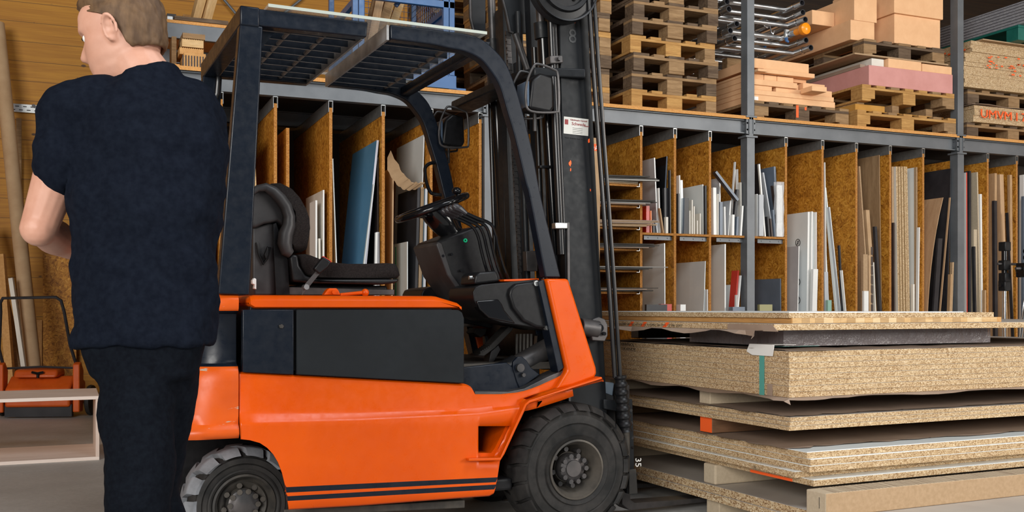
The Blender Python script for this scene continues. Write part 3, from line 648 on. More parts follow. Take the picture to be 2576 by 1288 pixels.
# tilt cylinder with its bracket
p0 = FK.at(1302, 920, .16); p1 = FK.at(1388, 872, .16)
d = (p1-p0).normalized()
MB().cyl(p0-d*.0, p1+d*.08, .047, n=24).build('tilt_cylinder', m_metalp, fk)
b = MB().cyl(p0-d*.10, p0, .054, n=24); b.cyl((p0.x-.02, .1, p0.z-.02), (p0.x-.02, .22, p0.z-.02), .03, n=18); b.build('cylinder_cap', m_plastic, fk, bevel=.004)
fprism('cylinder_bracket', [(1291, 910), (1302, 898), (1314, 897), (1326, 908), (1336, 925), (1358, 942), (1308, 979), (1300, 960), (1290, 925)], .085, .10, m_navy, .003, yref=.085)
for q, r in (((1306, 925), .018), ((1314, 943), .009)):
    a = FK.at(*q, .085); MB().cyl((a.x, .068, a.z), (a.x, .09, a.z), r, n=6 if r < .01 else 18).build('bracket_bolt', m_metalp, fk)
p = FK.xz([(1350, 870), (1352, 845), (1362, 838), (1378, 838), (1388, 850), (1388, 870)], .3); MB().prism(p, .3, .33).build('pipe_guard', m_gloss, fk)
b = MB()
for k in range(5): a = FK.at(1300+k*9, 840, .3); b.cyl((a.x, .3, a.z), (a.x, .3, a.z-.14), .007, n=8)
b.build('hydraulic_pipes', m_rim, fk)
# far handle on the front post
HY = FW-.10
a = [FK.at(x, y, HY) for x, y in [(1094, 409), (1082, 411), (1072, 418), (1069, 430), (1073, 460), (1082, 482), (1092, 488), (1110, 491)]]
MB().tube(cr(a, 4), .009, 10).build('grab_handle', m_gloss, fk)
# work lights
def lamp(c, y, flip=0):
    a = FK.at(c[0], c[1], y)
    pr = [(-.055, -.075), (-.04, .05), (0, .085), (.065, .075), (.07, -.06), (.05, -.085)]
    MB().prism([(a.x+x, a.z+z) for x, z in pr], y-.055, y+.055).build('lamp_housing', m_plastic, fk, bevel=.012, seg=3)
    MB().box(a.x-.062, a.x-.05, y-.05, y+.05, a.z-.065, a.z+.045).build('lamp_lens', m_bluep if False else M('lamp_glass', (.1, .14, .2), None, 5, .1), fk, bevel=.003)
    for yy in (y-.075, y+.075):
        g = [(-.08, -.05), (-.075, .03), (-.045, .10), (-.02, .115), (.05, .10), (.075, .075), (.08, -.06), (.06, -.085), (-.055, -.09)]
        MB().tube(cr([(a.x+x, yy, a.z+z) for x, z in g], 4, True), .0055, 8, closed=True).build('lamp_guard', m_metalp, fk)
    MB().cyl((a.x, y, a.z-.16), (a.x, y, a.z-.08), .008).build('lamp_stem', m_metalp, fk)
lamp((1345, 238), .12); lamp((1128, 332), FW-.02)
a = FK.at(1118, 398, FW-.03); MB().tube([a+Vector((0, 0, .06)), a+Vector((.02, 0, .0)), a+Vector((-.01, 0, -.03)), a+Vector((-.05, .0, .02))], .003, 6).build('lamp_wire', m_hose, fk)
# ---- mast
mp = lambda px, y: FK.xz(px, y)
LEAN = [(1472, -60), (1522, 1180)]
def mastbar(name, l, r, y0, y1, m=None, bevel=.003, yref=None, top=None, bot=None):
    fprism(name, [l[0], r[0], r[1], l[1]], y0, y1, m or m_mast, bevel, yref=yref if yref is not None else y0)
mastbar('mast_upright', [(1405, -70), (1434, 1180)], [(1474, -70), (1534, 1180)], .14, .22, yref=.14)
mastbar('mast_upright', [(1405, -70), (1434, 1180)], [(1474, -70), (1534, 1180)], FW-.22, FW-.14, yref=.14)
mastbar('inner_mast_upright', [(1398, -70), (1424, 1150)], [(1452, -70), (1500, 1150)], .225, .285, yref=.14)
mastbar('inner_mast_upright', [(1398, -70), (1424, 1150)], [(1452, -70), (1500, 1150)], FW-.285, FW-.225, yref=.14)
mastbar('mast_edge_rail', [(1424, 560), (1428, 1100)], [(1430, 560), (1434, 1100)], .128, .14, m_metalp, .001, yref=.14)
# lift cylinders
def mcyl(name, pa, pb, y, r, m=None):
    a = FK.at(*pa, y); c = FK.at(*pb, y); return MB().cyl(a, c, r, n=20).build(name, m or m_mast, fk)
mcyl('lift_cylinder', (1366, 96), (1412, 900), .24, .027, m_gloss); mcyl('cylinder_rod', (1358, 20), (1363, 90), .24, .019, m_metalp); mcyl('cylinder_head', (1361, 58), (1364, 98), .24, .034)
mcyl('lift_cylinder', (1248, 240), (1290, 900), .84, .032, m_gloss); mcyl('cylinder_head', (1240, 100), (1248, 240), .84, .036); mcyl('cylinder_rod', (1234, -60), (1240, 100), .84, .02, m_metalp)
mcyl('mast_pipe', (1231, 180), (1250, 800), .90, .012, m_hose); mcyl('mast_pipe', (1344, 120), (1372, 800), .30, .013, m_hose); mcyl('mast_pipe', (1303, 30), (1330, 800), .5, .016, m_mast)
mcyl('mast_pipe', (1385, 40), (1412, 640), .15, .016, m_hose); mcyl('mast_pipe', (1394, 40), (1420, 640), .15, .011, m_hose)
mcyl('mast_pipe', (1296, 85), (1328, 178), .45, .016, m_metalp)
mastbar('mast_inner_web', [(1330, -60), (1372, 900)], [(1350, -60), (1398, 900)], .42, .48, yref=.42)
mastbar('mast_inner_web', [(1262, -60), (1294, 900)], [(1282, -60), (1314, 900)], .66, .72, yref=.66)
mastbar('mast_inner_web', [(1290, 160), (1318, 900)], [(1304, 160), (1334, 900)], .56, .60, yref=.6)
# clamps and little brackets
fprism('hose_clamp', [(1384, 140), (1416, 139), (1417, 158), (1385, 160)], .12, .17, m_metalp, .004, yref=.12)
fprism('hose_clamp', [(1397, 560), (1428, 560), (1428, 575), (1397, 575)], .115, .15, m_galv, .003, yref=.115)
fprism('cylinder_clip', [(1358, 416), (1388, 416), (1388, 422), (1358, 422)], .20, .235, m_plastic, .001, yref=.2)
fprism('junction_block', [(1324, 632), (1352, 630), (1352, 682), (1326, 682)], .40, .44, m_metalp, .002, yref=.4)
a = FK.at(1405, 149, .12); MB().cyl((a.x, .105, a.z), (a.x, .12, a.z), .010, n=6).build('clamp_bolt', m_metalp, fk)
# chain
b = MB(); A = FK.at(1277, 80, .60); Bc = FK.at(1311, 700, .60); n = 78
for k in range(n):
    c = A.lerp(Bc, (k+.5)/n); h = (A-Bc).length/n*.62
    if k % 2: b.box(c.x-.011, c.x+.011, .590, .594, c.z-h, c.z+h).box(c.x-.011, c.x+.011, .606, .610, c.z-h, c.z+h)
    else: b.box(c.x-.013, c.x+.013, .595, .605, c.z-h, c.z+h)
b.build('lift_chain', m_metalp, fk, smooth=False)
# cross tie plates of the mast
za = FK.at(1458, 172, .12); 
b = MB()
outl = [(-.02, .085), (.10, .10), (.12, .13), (.115, .22), (.02, .30), (-.06, .38), (-.09, .5), (-.10, FW-.3), (-.115, FW-.05), (-.13, FW+.05), (-.06, FW+.06), (-.02, FW-.15), (-.01, .42), (.0, .3)]
xb = FK.at(1400, 180, .14).x
b = MB().prism([(xb+x, y) for x, y in [(-.10, .16), (.12, .09), (.135, .12), (.13, .20), (-.02, .26), (-.04, .40), (-.03, FW-.15), (-.03, FW+.02), (-.14, FW+.02), (-.155, FW-.02), (-.15, FW-.3), (-.14, .30)]], 2.005, 2.045, ax='z')
b.build('mast_cross_tie', m_mast, fk, bevel=.006)
for (pa, y0) in (([(1180, -80), (1183, 45), (1190, 75), (1222, 92), (1222, -80)], FW-.04), ([(1262, -80), (1264, 0), (1272, 30), (1282, 80), (1290, 84), (1338, 84), (1340, -80)], .52)):
    fprism('top_tie_plate', pa, y0, y0+.02, m_mast, .003, yref=y0)
    P = [FK.at(x, y, y0) for x, y in pa[:-2]]
    MB().tube([(v.x, y0-.004, v.z) for v in P], .007, 6).build('plate_edge', m_metalp, fk)
# hose pulley and hoses
pc = FK.at(1412, -34, .12)
pr = [(.03, 0), (.095, .0), (.10, -.012), (.118, -.014), (.124, 0), (.152, .004), (.156, -.012), (.163, -.014), (.166, .0), (.160, .012), (.150, .022), (.160, .034), (.166, .045), (.16, .05), (.03, .05)]
MB().lathe(pr, (pc.x, .085, pc.z), n=64).build('hose_pulley', m_plastic, fk, ang=40)
b = MB().cyl((pc.x, .06, pc.z), (pc.x, .16, pc.z), .03, n=16)
for k in range(5):
    a = 2*math.pi*k/5+.3; b.sphere((pc.x+.075*math.cos(a), .083, pc.z+.075*math.sin(a)), .009, 5)
b.build('pulley_hub', m_gloss, fk)
for k in range(3):
    P = [FK.at(x+k*7, y, .09) for x, y in [(1477, -20), (1482, 40), (1489, 150), (1502, 330), (1516, 520), (1530, 720), (1545, 950)]]
    MB().tube([(v.x, .085+.016*(k % 2), v.z) for v in P], .0095, 10).build('hydraulic_hose', m_hose, fk)
b = MB(); A = FK.at(1560, 945, .08); B2 = FK.at(1573, 1085, .08)
path = []; rs = []
for k in range(29):
    path.append(A.lerp(B2, k/28)); rs.append(.024+(.006 if k % 4 < 2 else 0)+.004*k/28)
MB().tube(path, rs, 16).build('hose_sleeve', m_plastic, fk, ang=25)
MB().cyl(B2, B2-Vector((-.01, 0, .16)), .02, .012, 14).build('hose_fitting', m_rim, fk)
# mast pivot lug
lg = FK.at(1503, 828, .10)
b = MB().prism([(lg.x+x, lg.z+z) for x, z in [(-.035, -.05), (.03, -.055), (.045, -.03), (.045, .02), (.03, .045), (-.0, .055), (-.03, .045), (-.05, .02)]], .085, .11)
b.cyl((lg.x-.09, .10, lg.z+.012), (lg.x, .10, lg.z), .04, n=18); b.build('tilt_lug', m_metalp, fk, bevel=.004)
b = MB().cyl((lg.x-.006, .065, lg.z+.005), (lg.x-.006, .09, lg.z+.005), .018, n=18); b.cyl((lg.x+.02, .07, lg.z-.02), (lg.x+.02, .09, lg.z-.02), .009, n=6); b.build('lug_bolt', m_gloss, fk)
# carriage and forks
fprism('carriage_bar', [(1574, 1012), (1592, 1012), (1594, 1006), (1603, 1006), (1607, 1120), (1608, 1202), (1612, 1244), (1590, 1246), (1588, 1210), (1582, 1180), (1578, 1120)], .10, .14, m_mast, .003, yref=.06)
fprism('carriage_bar', [(1574, 1012), (1603, 1006), (1612, 1244), (1590, 1246)], FW-.14, FW-.10, m_mast, .003, yref=.06)
for q in ((1590, 1033), (1592, 1064), (1594, 1102), (1594, 1126), (1603, 1195), (1604, 1226)):
    a = FK.at(*q, .09); MB().cyl((a.x, .0985, a.z), (a.x, .101, a.z), .0075, n=12).build('bolt_hole', m_gloss, fk)
fprism('carriage_foot', [(1590, 1184), (1608, 1182), (1612, 1244), (1591, 1246)], .085, .10, m_rim, .002, yref=.06)
fprism('carriage_cross_bar', [(1525, 1005), (1582, 1012), (1582, 1040), (1525, 1030)], .12, FW-.12, m_mast, .004, yref=.1)
fprism('carriage_cross_bar', [(1535, 1160), (1590, 1170), (1590, 1200), (1535, 1190)], .12, FW-.12, m_mast, .004, yref=.1)
fprism('carriage_side_plate', [(1518, 985), (1572, 1000), (1590, 1180), (1540, 1190)], .20, .24, m_mast, .004, yref=.1)
fprism('carriage_hook', [(1524, 960), (1560, 965), (1556, 1000), (1526, 990)], .25, .29, M('blue_grey_casting', (.08, .12, .17), (.14, .18, .22), 9, .4, .5), .006, yref=.2)
XF = FK.at(1606, 1100, .1).x
for y in (.24, .70):
    b = MB().prism([(XF, .62), (XF+.04, .62), (XF+.045, .08), (XF+.07, .062), (XF+.95, .045), (XF+.95, .035), (XF+.04, .03), (XF+.0, .06)], y, y+.10)
    b.build('fork', m_metalp, fk, bevel=.003)
# sticker on the upright, chalk mark, paint chips
sy = .1385; A = FK.at(1418, 293, .14); Bq = FK.at(1480, 293, .14); Cq = FK.at(1420, 336, .14)
sw = Bq.x-A.x; sh = A.z-Cq.z
st = MB().box(0, sw, 0, .0008, 0, -sh).build('dealer_sticker', M('aged_white_sticker', (.55, .54, .5), None, 5, .5), fk, smooth=False, loc=(A.x, sy-.0005, A.z)); st.rotation_euler = (0, R(1.2), 0)
for s_, z_, sz, m_ in (('Gabelstapler-Vertrieb', -.014, .0098, m_inkred), ('Schwede', -.034, .020, m_inkred), ('Verkauf - Vermietung - Service - Beratung', -.0965+.002, .0062, m_ink)):
    text(s_, sz, m_, st, (sw*.60 if sz > .007 else sw*.5, -.0006, z_), (R(90), 0, 0))
text('GmbH', .009, m_inkred, st, (sw*.92, -.0006, -.036), (R(90), 0, 0))
b = MB().box(.005, .022, -.001, 0, -.034, -.012); b.build('printed_emblem', m_inkred, st, smooth=False)
b = MB()
for k in range(5): b.box(sw*.36, sw*.36+.05, -.001, 0, -.046-k*.0075, -.0470-k*.0075)
b.build('printed_table', m_ink, st, smooth=False)
text('35', .045, m_chalk, fk, (FK.at(1596, 1175, .1).x+.004, .0978, FK.at(1596, 1175, .1).z+.02), (R(90), R(90), 0), 'chalk_mark')
random.seed(5)
b = MB()
for q, r in (((1434, 412), .009), ((1435, 426), .005), ((1481, 354), .008), ((1485, 478), .004), ((1446, 55), .004)):
    a = FK.at(*q, .14); n = 9; pts = [(a.x+r*random.uniform(.5, 1.1)*math.cos(2*math.pi*k/n)*.8, a.z+r*random.uniform(.5, 1.2)*math.sin(2*math.pi*k/n)*1.6) for k in range(n)]
    b.prism(pts, .1385, .1402)
b.build('paint_chips', m_mark, fk, smooth=False)
text('8', .09, M('mast_cast_relief', (.022, .024, .026), None, 5, .5), fk, (FK.at(1440, 108, .14).x, .1386, FK.at(1440, 108, .14).z), (R(90), 0, 0), 'cast_mark')
# ---- wheels
def wheel(cx, cz, R0, yout, wid, rimr, nlug, deep, name):
    e = empty(name, (cx, yout, cz)); e.parent = fk
    h = R0*(.052 if nlug > 20 else .085)
    r = R0-h
    prof = [(rimr, .03), (rimr+.004, .004), (rimr+.02, -.004), (rimr+(r-rimr)*.16, -.006), (rimr+(r-rimr)*.19, .001), (rimr+(r-rimr)*.45, -.003), (rimr+(r-rimr)*.48, .003), (rimr+(r-rimr)*.52, -.002), (rimr+(r-rimr)*.74, .002), (rimr+(r-rimr)*.77, .008), (r-.02, .012), (r-.005, .025), (r, .045), (r, wid-.045), (r-.01, wid-.015), (rimr, wid-.02)]
    b = MB().lathe(prof, (0, 0, 0), n=72)
    for k in range(nlug):                                # tread blocks, alternating sides, wrapping over the shoulder
        for side in (0, 1):
            a0 = 2*math.pi*(k+.5*side)/nlug; da = 2*math.pi/nlug*(.80 if nlug > 20 else .70); sk = .32*2*math.pi/nlug
            rows = []
            for j in range(7):
                f = j/6; y = (-.006 if j == 0 else wid*.5*f*1.02)
                rr = (R0-.03) if j == 0 else (R0-.004 if j == 1 else R0)
                if j == 1: y = .022
                rows.append((y if side == 0 else wid-y, rr, a0+sk*f*(1 if side == 0 else 1)))
            vs = []; fs = []
            for (y, rr, aa) in rows:
                for i in range(5):
                    an = aa-da/2+da*i/4; vs.append((rr*math.cos(an), y, rr*math.sin(an)))
                for i in range(5):
                    an = aa-da/2+da*i/4; vs.append(((r-.012-(.02 if y < .01 or y > wid-.01 else 0))*math.cos(an), max(min(y, wid-.005), .005), (r-.012)*math.sin(an)))
            for j in range(6):
                o = j*10
                for i in range(4): fs.append((o+i, o+i+1, o+i+11, o+i+10))
                fs.append((o, o+10, o+15, o+5)); fs.append((o+4, o+9, o+19, o+14))
            fs.append((0, 5, 6, 1)); fs.append((1, 6, 7, 2)); fs.append((2, 7, 8, 3)); fs.append((3, 8, 9, 4))
            o = 60
            for i in range(4): fs.append((o+i, o+i+5, o+i+6, o+i+1))
            b.add(vs, fs, 1)
    b.build('tyre', [m_rubber, m_tread if nlug < 20 else m_rubber], e, ang=38)
    rp = [(rimr+.003, .02), (rimr+.002, -.002), (rimr-.006, -.004), (rimr-.012, .012), (rimr-.022, .03), (rimr-.03, deep*.6), (rimr-.045, deep), (rimr*.55, deep+.008), (rimr*.52, deep*.75), (0, deep*.7)]
    MB().lathe(rp, (0, 0, 0), n=64).build('rim', m_rim, e, ang=40)
    MB().lathe([(rimr*.5, deep), (rimr*.5, deep*.45), (rimr*.46, deep*.36), (rimr*.40, deep*.33), (rimr*.3, deep*.28), (rimr*.28, deep*.24), (0, deep*.24)], (0, 0, 0), n=40).build('hub', m_metalp, e, ang=30)
    b = MB()
    for k in range(10):
        a = 2*math.pi*k/10; b.cyl((rimr*.45*math.cos(a), deep*.16, rimr*.45*math.sin(a)), (rimr*.45*math.cos(a), deep*.4, rimr*.45*math.sin(a)), .011, n=8)
    for k in range(8):
        a = 2*math.pi*k/8+.2; b.cyl((rimr*.64*math.cos(a), deep*.6, rimr*.64*math.sin(a)), (rimr*.64*math.cos(a), deep+.01, rimr*.64*math.sin(a)), .011, n=8)
    b.build('wheel_bolts', m_metalp if deep > .06 else m_rim, e)
    return e
wheel(0.0, .285, .285, -.005, .21, .128, 22, .11, 'front_wheel')
wf = wheel(0.0, .285, .285, 0, .21, .128, 22, .11, 'front_wheel'); wf.rotation_euler = (0, 0, math.pi); wf.location.y = FW+.005
wheel(-1.385, .222, .222, .13, .17, .118, 14, .03, 'rear_wheel')
wf = wheel(-1.385, .222, .222, 0, .17, .118, 14, .03, 'rear_wheel'); wf.rotation_euler = (0, 0, math.pi); wf.location.y = FW-.13
MB().cyl((0, .2, .285), (0, FW-.2, .285), .06).build('axle', m_rim, fk)
MB().cyl((-1.385, .25, .222), (-1.385, FW-.25, .222), .05).build('axle', m_rim, fk)
MB().box(-1.6, -1.2, .32, FW-.32, .25, .5).build('rear_frame', m_plastic, fk, smooth=False)
# ---------------------------------------------------------------- sheets and offcuts standing in the rack
SH = []
def sheet(label, bay, pb, pt, yt, th, m, zb=None, me=None, cat='board', depth=.85, name='board', Y=None, group=None, dz=0):
    """right-hand front edge runs from (pb, bottom) to (pt, yt); th = thickness in metres"""
    Y = YR+.05 if Y is None else Y
    up = zb is not None; zb = ZBASE+.001 if zb is None else zb
    xb, xt, zt = XW(pb, Y), XW(pt, Y), ZW(pt, yt, Y)
    if not up:
        k = (xt-xb)/(zt-.97); xb = xb-k*(.97-zb)
    lo, hi = bay; xb = max(min(xb, hi-.004), lo+th+.004); xt = max(min(xt, hi-.009), lo+th+.009)
    h = zt-zb; d = xt-xb
    o = MB().prism([(-th, 0), (0, 0), (d, h), (d-th, h)], 0, depth).build(name, [m, me or m], None, smooth=False, loc=(xb, Y, zb+dz))
    for p in o.data.polygons:
        if abs(p.normal.x) < .6: p.material_index = 1
    SH.append(dict(o=o, lo=(xb-th, xb), hi=(xt-th, xt), z0=zb, z1=zt, y=Y, d=depth))
    return tag(o, label, cat, group)
def bay(a, c):
    fx = lambda v: divX[v] if v in divX else v
    return (fx(a)+.0, fx(c)-DT)
BA, BB, BC, BD, BE = bay(560, 697), bay(697, 836), bay(836, 968), bay(968, 1088), bay(1088, 1203)
# left bays
sheet('narrow brown board seen between the two rear posts of the forklift guard', (XW(500, YR), divX[560]-DT), 541, 567, 290, .022, m_osbedge)
sheet('pale cream board leaning in the bay behind the seat, left of the first divider', BA, 656, 640, 330, .012, m_pine, depth=.5)
sheet('short brown fibreboard behind the seat backrest', BA, 639, 638, 560, .03, m_osbedge)
sheet('sky blue sheet edge just right of the rear guard post', BA, 624, 624, 592, .014, m_blue)
sheet('large white board with grey face standing behind the seat backrest', BB, 816, 816, 478, .010, m_offwhite, me=m_white, depth=.6)
sheet('white narrow strip in front of the large white board behind the seat', BB, 798, 798, 504, .012, m_white, depth=.2)
sheet('thin off white strip with short height behind the seat', BB, 808, 806, 600, .012, m_offwhite, depth=.3)
sheet('grey white sheet leaning on the divider left of the big blue panel', BC, 853, 838, 398, .008, m_whiteb, depth=.8)
bluep = sheet('large panel covered in blue protective film with a pale lilac edge', (BC[0], BC[1]), 916, 962, 352, .016, m_blue, me=m_lilac, depth=.75)
o = sheet('pale grey white panel leaning in front of the big blue panel', BC, 903, 942, 463, .006, m_lgrey, me=m_whiteb, Y=YR+.045, depth=.42); o.data.materials[0] = m_whiteb
sheet('dark thin board between the blue panel and the divider', BC, 966, 967, 395, .008, m_darkbrown)
sheet('white board end low beside the blue panel', BC, 946, 950, 585, .014, m_white, Y=YR+.03, depth=.3)
sheet('board end wrapped in grey film low beside the divider', BC, 968, 966, 583, .022, m_lgrey, Y=YR+.02, depth=.2)
sheet('large white sheet printed in red, behind the curled cardboard', BD, 1060, 1084, 340, .008, m_whiteb, Y=YR+.12, depth=.7)
sheet('tall black board right of the curled cardboard', BD, 1049, 1057, 472, .02, m_dark, depth=.5)
sheet('cardboard sheathed board right of the black board', BD, 1062, 1070, 470, .024, m_card, depth=.4)
sheet('panel in pale blue film standing between cardboard and divider', BD, 1074, 1085, 475, .018, m_blue, me=m_lgrey, depth=.4)
px_ = sheet('white acrylic sheet with a green stripe and printed lettering', BD, 1026, 1026, 608, .006, m_whiteb, Y=YR+.03, depth=.55)
P = px_.location
g = MB().box(-.0075, -.0062, .28, .30, 0, ZW(1026, 615, YR)-P.z).build('green_stripe', m_green, px_, smooth=False)
text('PLEXIGLAS', .045, m_ink, px_, (-.0068, .36, .95), (R(90), R(90), R(-90)), sx=1)
# curled cardboard in bay D
b = MB(); n = 18; A = W(980, 380, YR+.0); Bp = W(1066, 458, YR+.0); rings = []
for k in range(n+1):
    f = k/n; x = A.x+(Bp.x-A.x)*f; z = A.z+(Bp.z-A.z)*f-.09*math.sin(math.pi*f)+.006*math.sin(f*37)
    rings.append([(x, YR-.03+.012*math.sin(f*23), z), (x, YR-.028, z-.006), (max(x-.05, BD[0]+.02), YR+.035, z-.05), (max(x-.05, BD[0]+.02), YR+.035, z-.044)])
b.loft(rings); o = b.build('curled_cardboard', m_card, None); tag(o, 'torn brown cardboard curling forward over the boards in the rack', 'cardboard')
b = MB(); x0 = XW(981, YR+.1); b.prism([(x0, .12), (x0+.012, .12), (x0+.03, A.z-.1), (x0+.02, A.z-.1)], YR+.1, YR+.6); o = b.build('cardboard', m_card, None, smooth=False); tag(o, 'flat cardboard sheet standing left of the black board below the curl', 'cardboard')
sheet('narrow beige board behind the steering console', BE, 1112, 1104, 600, .02, m_offwhite)
sheet('grey board edge behind the steering console', BE, 1121, 1116, 640, .012, m_lgrey)
sheet('slim white board leaning behind the steering console', BE, 1142, 1124, 640, .012, m_white)
sheet('small white box-shaped offcut right above the orange hood', BE, 1118, 1118, 715, .05, m_white, Y=YR+.0, depth=.2)
# tray shelves: loose thin sheets on each tray
random.seed(11)
cols = [('dark grey', M('matt_dark_sheet', (.05, .046, .042), (.08, .074, .066), 5, .85, spec=.1)), ('light grey', M('matt_grey_sheet', (.42, .41, .38), (.34, .33, .31), 5, .8, spec=.1)), ('tan', m_mdf), ('grey brown', m_kraft), ('pale cream', M('matt_cream_sheet', (.56, .50, .40), (.46, .41, .33), 5, .8, spec=.1)), ('black', m_gloss)]
names_t = ['top tray', 'second tray from the top', 'third tray from the top', 'fourth tray from the top', 'fifth tray from the top', 'sixth tray from the top']
sets = [[2, 4, 1, 0, 0], [3, 1, 0, 0], [2, 2, 3, 2, 3], [3, 0, 0, 0], [0, 0, 1], [0, 3, 0]]
over = [[0, .0, .14, .12, .05], [.02, .06, .12, .10], [.03, .12, .09, .14, .13], [.05, .10, .14, .09], [.05, .08, .22], [.09, .03, .13]]
tz = [z-.017 for z in trayz]+[ZBASE]
for i, (st_, ov) in enumerate(zip(sets, over)):
    z = tz[i]+.001
    for k, (c, ovh) in enumerate(zip(st_, ov)):
        t = random.choice((.006, .008, .012)) if i < 2 else random.choice((.006, .009)); y1 = YR+.0-random.uniform(0, .08)
        xa = TX0+.05+random.uniform(0, .2); x1 = TX1-.012+ovh
        pts = [(0, 0), (TX1-xa-.012, 0), (TX1-xa-.012, .8), (0, .8)] if not ovh else [(0, .02), (x1-xa, -.085-.004*k), (x1-xa-.03, -.045), (TX1-xa-.006, -.02), (TX1-xa-.02, .8), (0, .8)]
        o = MB().prism(pts, 0, t, ax='z').build('thin_sheet', cols[c][1], None, smooth=False, loc=(xa, YR+.04, z))
        z += t+random.uniform(.001, .004)
        pos = ['lowest', 'second', 'third', 'fourth', 'topmost'][k] if k < len(st_)-1 else 'topmost'
        tag(o, f'{cols[c][0]} thin sheet, {pos} of the pile on the {names_t[i]}', 'sheet')
# a leaning cardboard with an orange label behind the mast
a0 = XW(1466, YR-.0); a1 = XW(1503, YR)
o = MB().prism([(0, 0), (a1-a0, 0), (a1-a0+.02, ZW(1500, 350, YR)-.002-.03), (a1-a0, ZW(1500, 350, YR)-.0), (.03, ZW(1500, 350, YR))], 0, .03).build('cardboard_box', m_card, None, smooth=False, loc=(a0-.02, YR-.06, 0), bevel=.01)
tag(o, 'tall flat cardboard box with an orange label, just right of the mast', 'box')
lb = MB().box(.0, a1-a0+.003, -.0022, -.0002, ZW(1500, 383, YR), ZW(1500, 366, YR)).build('orange_label', m_mark, o, smooth=False)
text('EDA', .05, m_white, lb, ((a1-a0)*.6, -.0028, ZW(1500, 381, YR)), (R(90), 0, 0))
# upper pigeonholes
U = [(c[0], c[1]) for c in cells]; Z0 = ZSH+.001
def us(label, b, pb, pt, yt, th, m, **k): return sheet(label, U[b], pb, pt, yt, th, m, zb=Z0, **k)
q = 'in the first upper pigeonhole'
us('red panel, leftmost '+q, 0, 1634, 1634, 518, .03, m_red, depth=.3, Y=YR+.035)
us('narrow bright orange strip beside the red panel '+q, 0, 1640, 1639, 530, .010, m_orangeb, depth=.3, Y=YR+.035)
us('tall white board, highest white one '+q, 0, 1656, 1648, 397, .010, m_lgrey, me=m_white, depth=.5, Y=YR+.08)
us('slim white board right of the tallest white one '+q, 0, 1662, 1659, 473, .008, m_white, depth=.4, Y=YR+.06)
us('tall smeared black glossy board '+q, 0, 1673, 1689, 393, .012, m_gloss, depth=.5, Y=YR+.09, me=m_bluegrey)
us('short black offcut '+q, 0, 1648, 1647, 553, .02, m_dark, depth=.3)
us('small striped grey offcut '+q, 0, 1655, 1651, 560, .008, m_lgrey, depth=.3)
us('leaning pale wooden strip '+q, 0, 1671, 1662, 524, .012, m_beech, depth=.2, Y=YR+.03)
us('white short offcut '+q, 0, 1681, 1681, 546, .022, m_offwhite, depth=.3)
us('dark strip standing behind the white short offcut '+q, 0, 1688, 1687, 428, .008, m_dark, depth=.3)
us('blue black board at the divider, taller one '+q, 0, 1702, 1702, 473, .05, m_dark, depth=.35)
q = 'in the second upper pigeonhole'
us('thin white board standing highest at the left '+q, 1, 1712, 1711, 441, .008, m_white, depth=.3)
us('white board of two layers next to the highest '+q, 1, 1722, 1719, 453, .02, m_whiteb, depth=.3)
us('black board leftmost '+q, 1, 1710, 1710, 487, .016, m_dark, depth=.3, Y=YR+.03)
us('thick anthracite panel with a silvery sheen '+q, 1, 1731, 1733, 498, .04, m_bluegrey, me=m_dark, depth=.4, Y=YR+.03)
us('large white acrylic panel, widest board '+q, 1, 1781, 1775, 463, .012, m_whiteb, me=m_white, depth=.75, Y=YR+.05)
us('black panel behind the large white one at the divider '+q, 1, 1788, 1782, 467, .014, m_dark, depth=.4)
for k, (p, yt) in enumerate([(1737, 530), (1743, 503), (1748, 519), (1756, 555), (1763, 537)]):
    nm = ['first', 'second', 'third', 'fourth', 'fifth'][k]
    us(f'slim cream offcut, {nm} from the left before the large white acrylic panel', 1, p, p, yt, .010, m_offwhite, depth=.15, Y=YR+.032)
q = 'on the shelf left of the column'
us('tall white board at the left divider '+q, 2, 1815, 1815, 447, .012, m_lgrey, me=m_white, depth=.4)
us('short white board leftmost '+q, 2, 1803, 1802, 472, .03, m_white, depth=.3, Y=YR+.035)
us('narrow cream board second from the left '+q, 2, 1808, 1808, 488, .012, m_offwhite, depth=.3, Y=YR+.035)
us('dark blue grey board '+q, 2, 1818, 1818, 508, .028, m_bluegrey, depth=.3, Y=YR+.033)
us('slim white strip right of the blue grey board '+q, 2, 1826, 1825, 520, .012, m_white, depth=.3, Y=YR+.033)
us('white board with black numbers printed on it '+q, 2, 1837, 1842, 504, .012, m_lgrey, me=m_white, depth=.5)
us('black board leaning right '+q, 2, 1850, 1861, 476, .02, m_dark, depth=.4)
us('white board leaning to the column, tallest '+q, 2, 1853, 1879, 405, .010, m_white, depth=.5, Y=YR+.06)
us('white angled board touching the column '+q, 2, 1862, 1877, 427, .008, m_white, depth=.8, Y=YR+.11)
us('grey blue offcut in two layers '+q, 2, 1857, 1859, 545, .02, m_bluegrey, depth=.2, Y=YR+.033)
us('white board at the right end '+q, 2, 1875, 1877, 459, .014, m_offwhite, depth=.3)
us('low white offcut left of the blue grey layers '+q, 2, 1847, 1848, 540, .022, m_white, depth=.2, Y=YR+.033)
us('low white offcut leaning over the blue grey layers '+q, 2, 1866, 1873, 518, .016, m_white, depth=.2, Y=YR+.032)
A = W(1799, 434, YR-.02); Bp = W(1855, 506, YR-.02)
dv = (Bp-A).normalized(); nrm = Vector((-dv.z, 0, dv.x))
o = MB().prism([(0, 0), (Bp.x-A.x, Bp.z-A.z), (Bp.x-A.x+nrm.x*.022, Bp.z-A.z+nrm.z*.022), (nrm.x*.022, nrm.z*.022)], 0, .045).build('board', [m_darkbrown, m_bluegrey], None, smooth=False, loc=(A.x, YR-.022, A.z))
for p in o.data.polygons:
    if abs(p.normal.y) > .6: p.material_index = 1
tag(o, 'thick dark brown board lying diagonally across the upper pigeonhole left of the column', 'board')
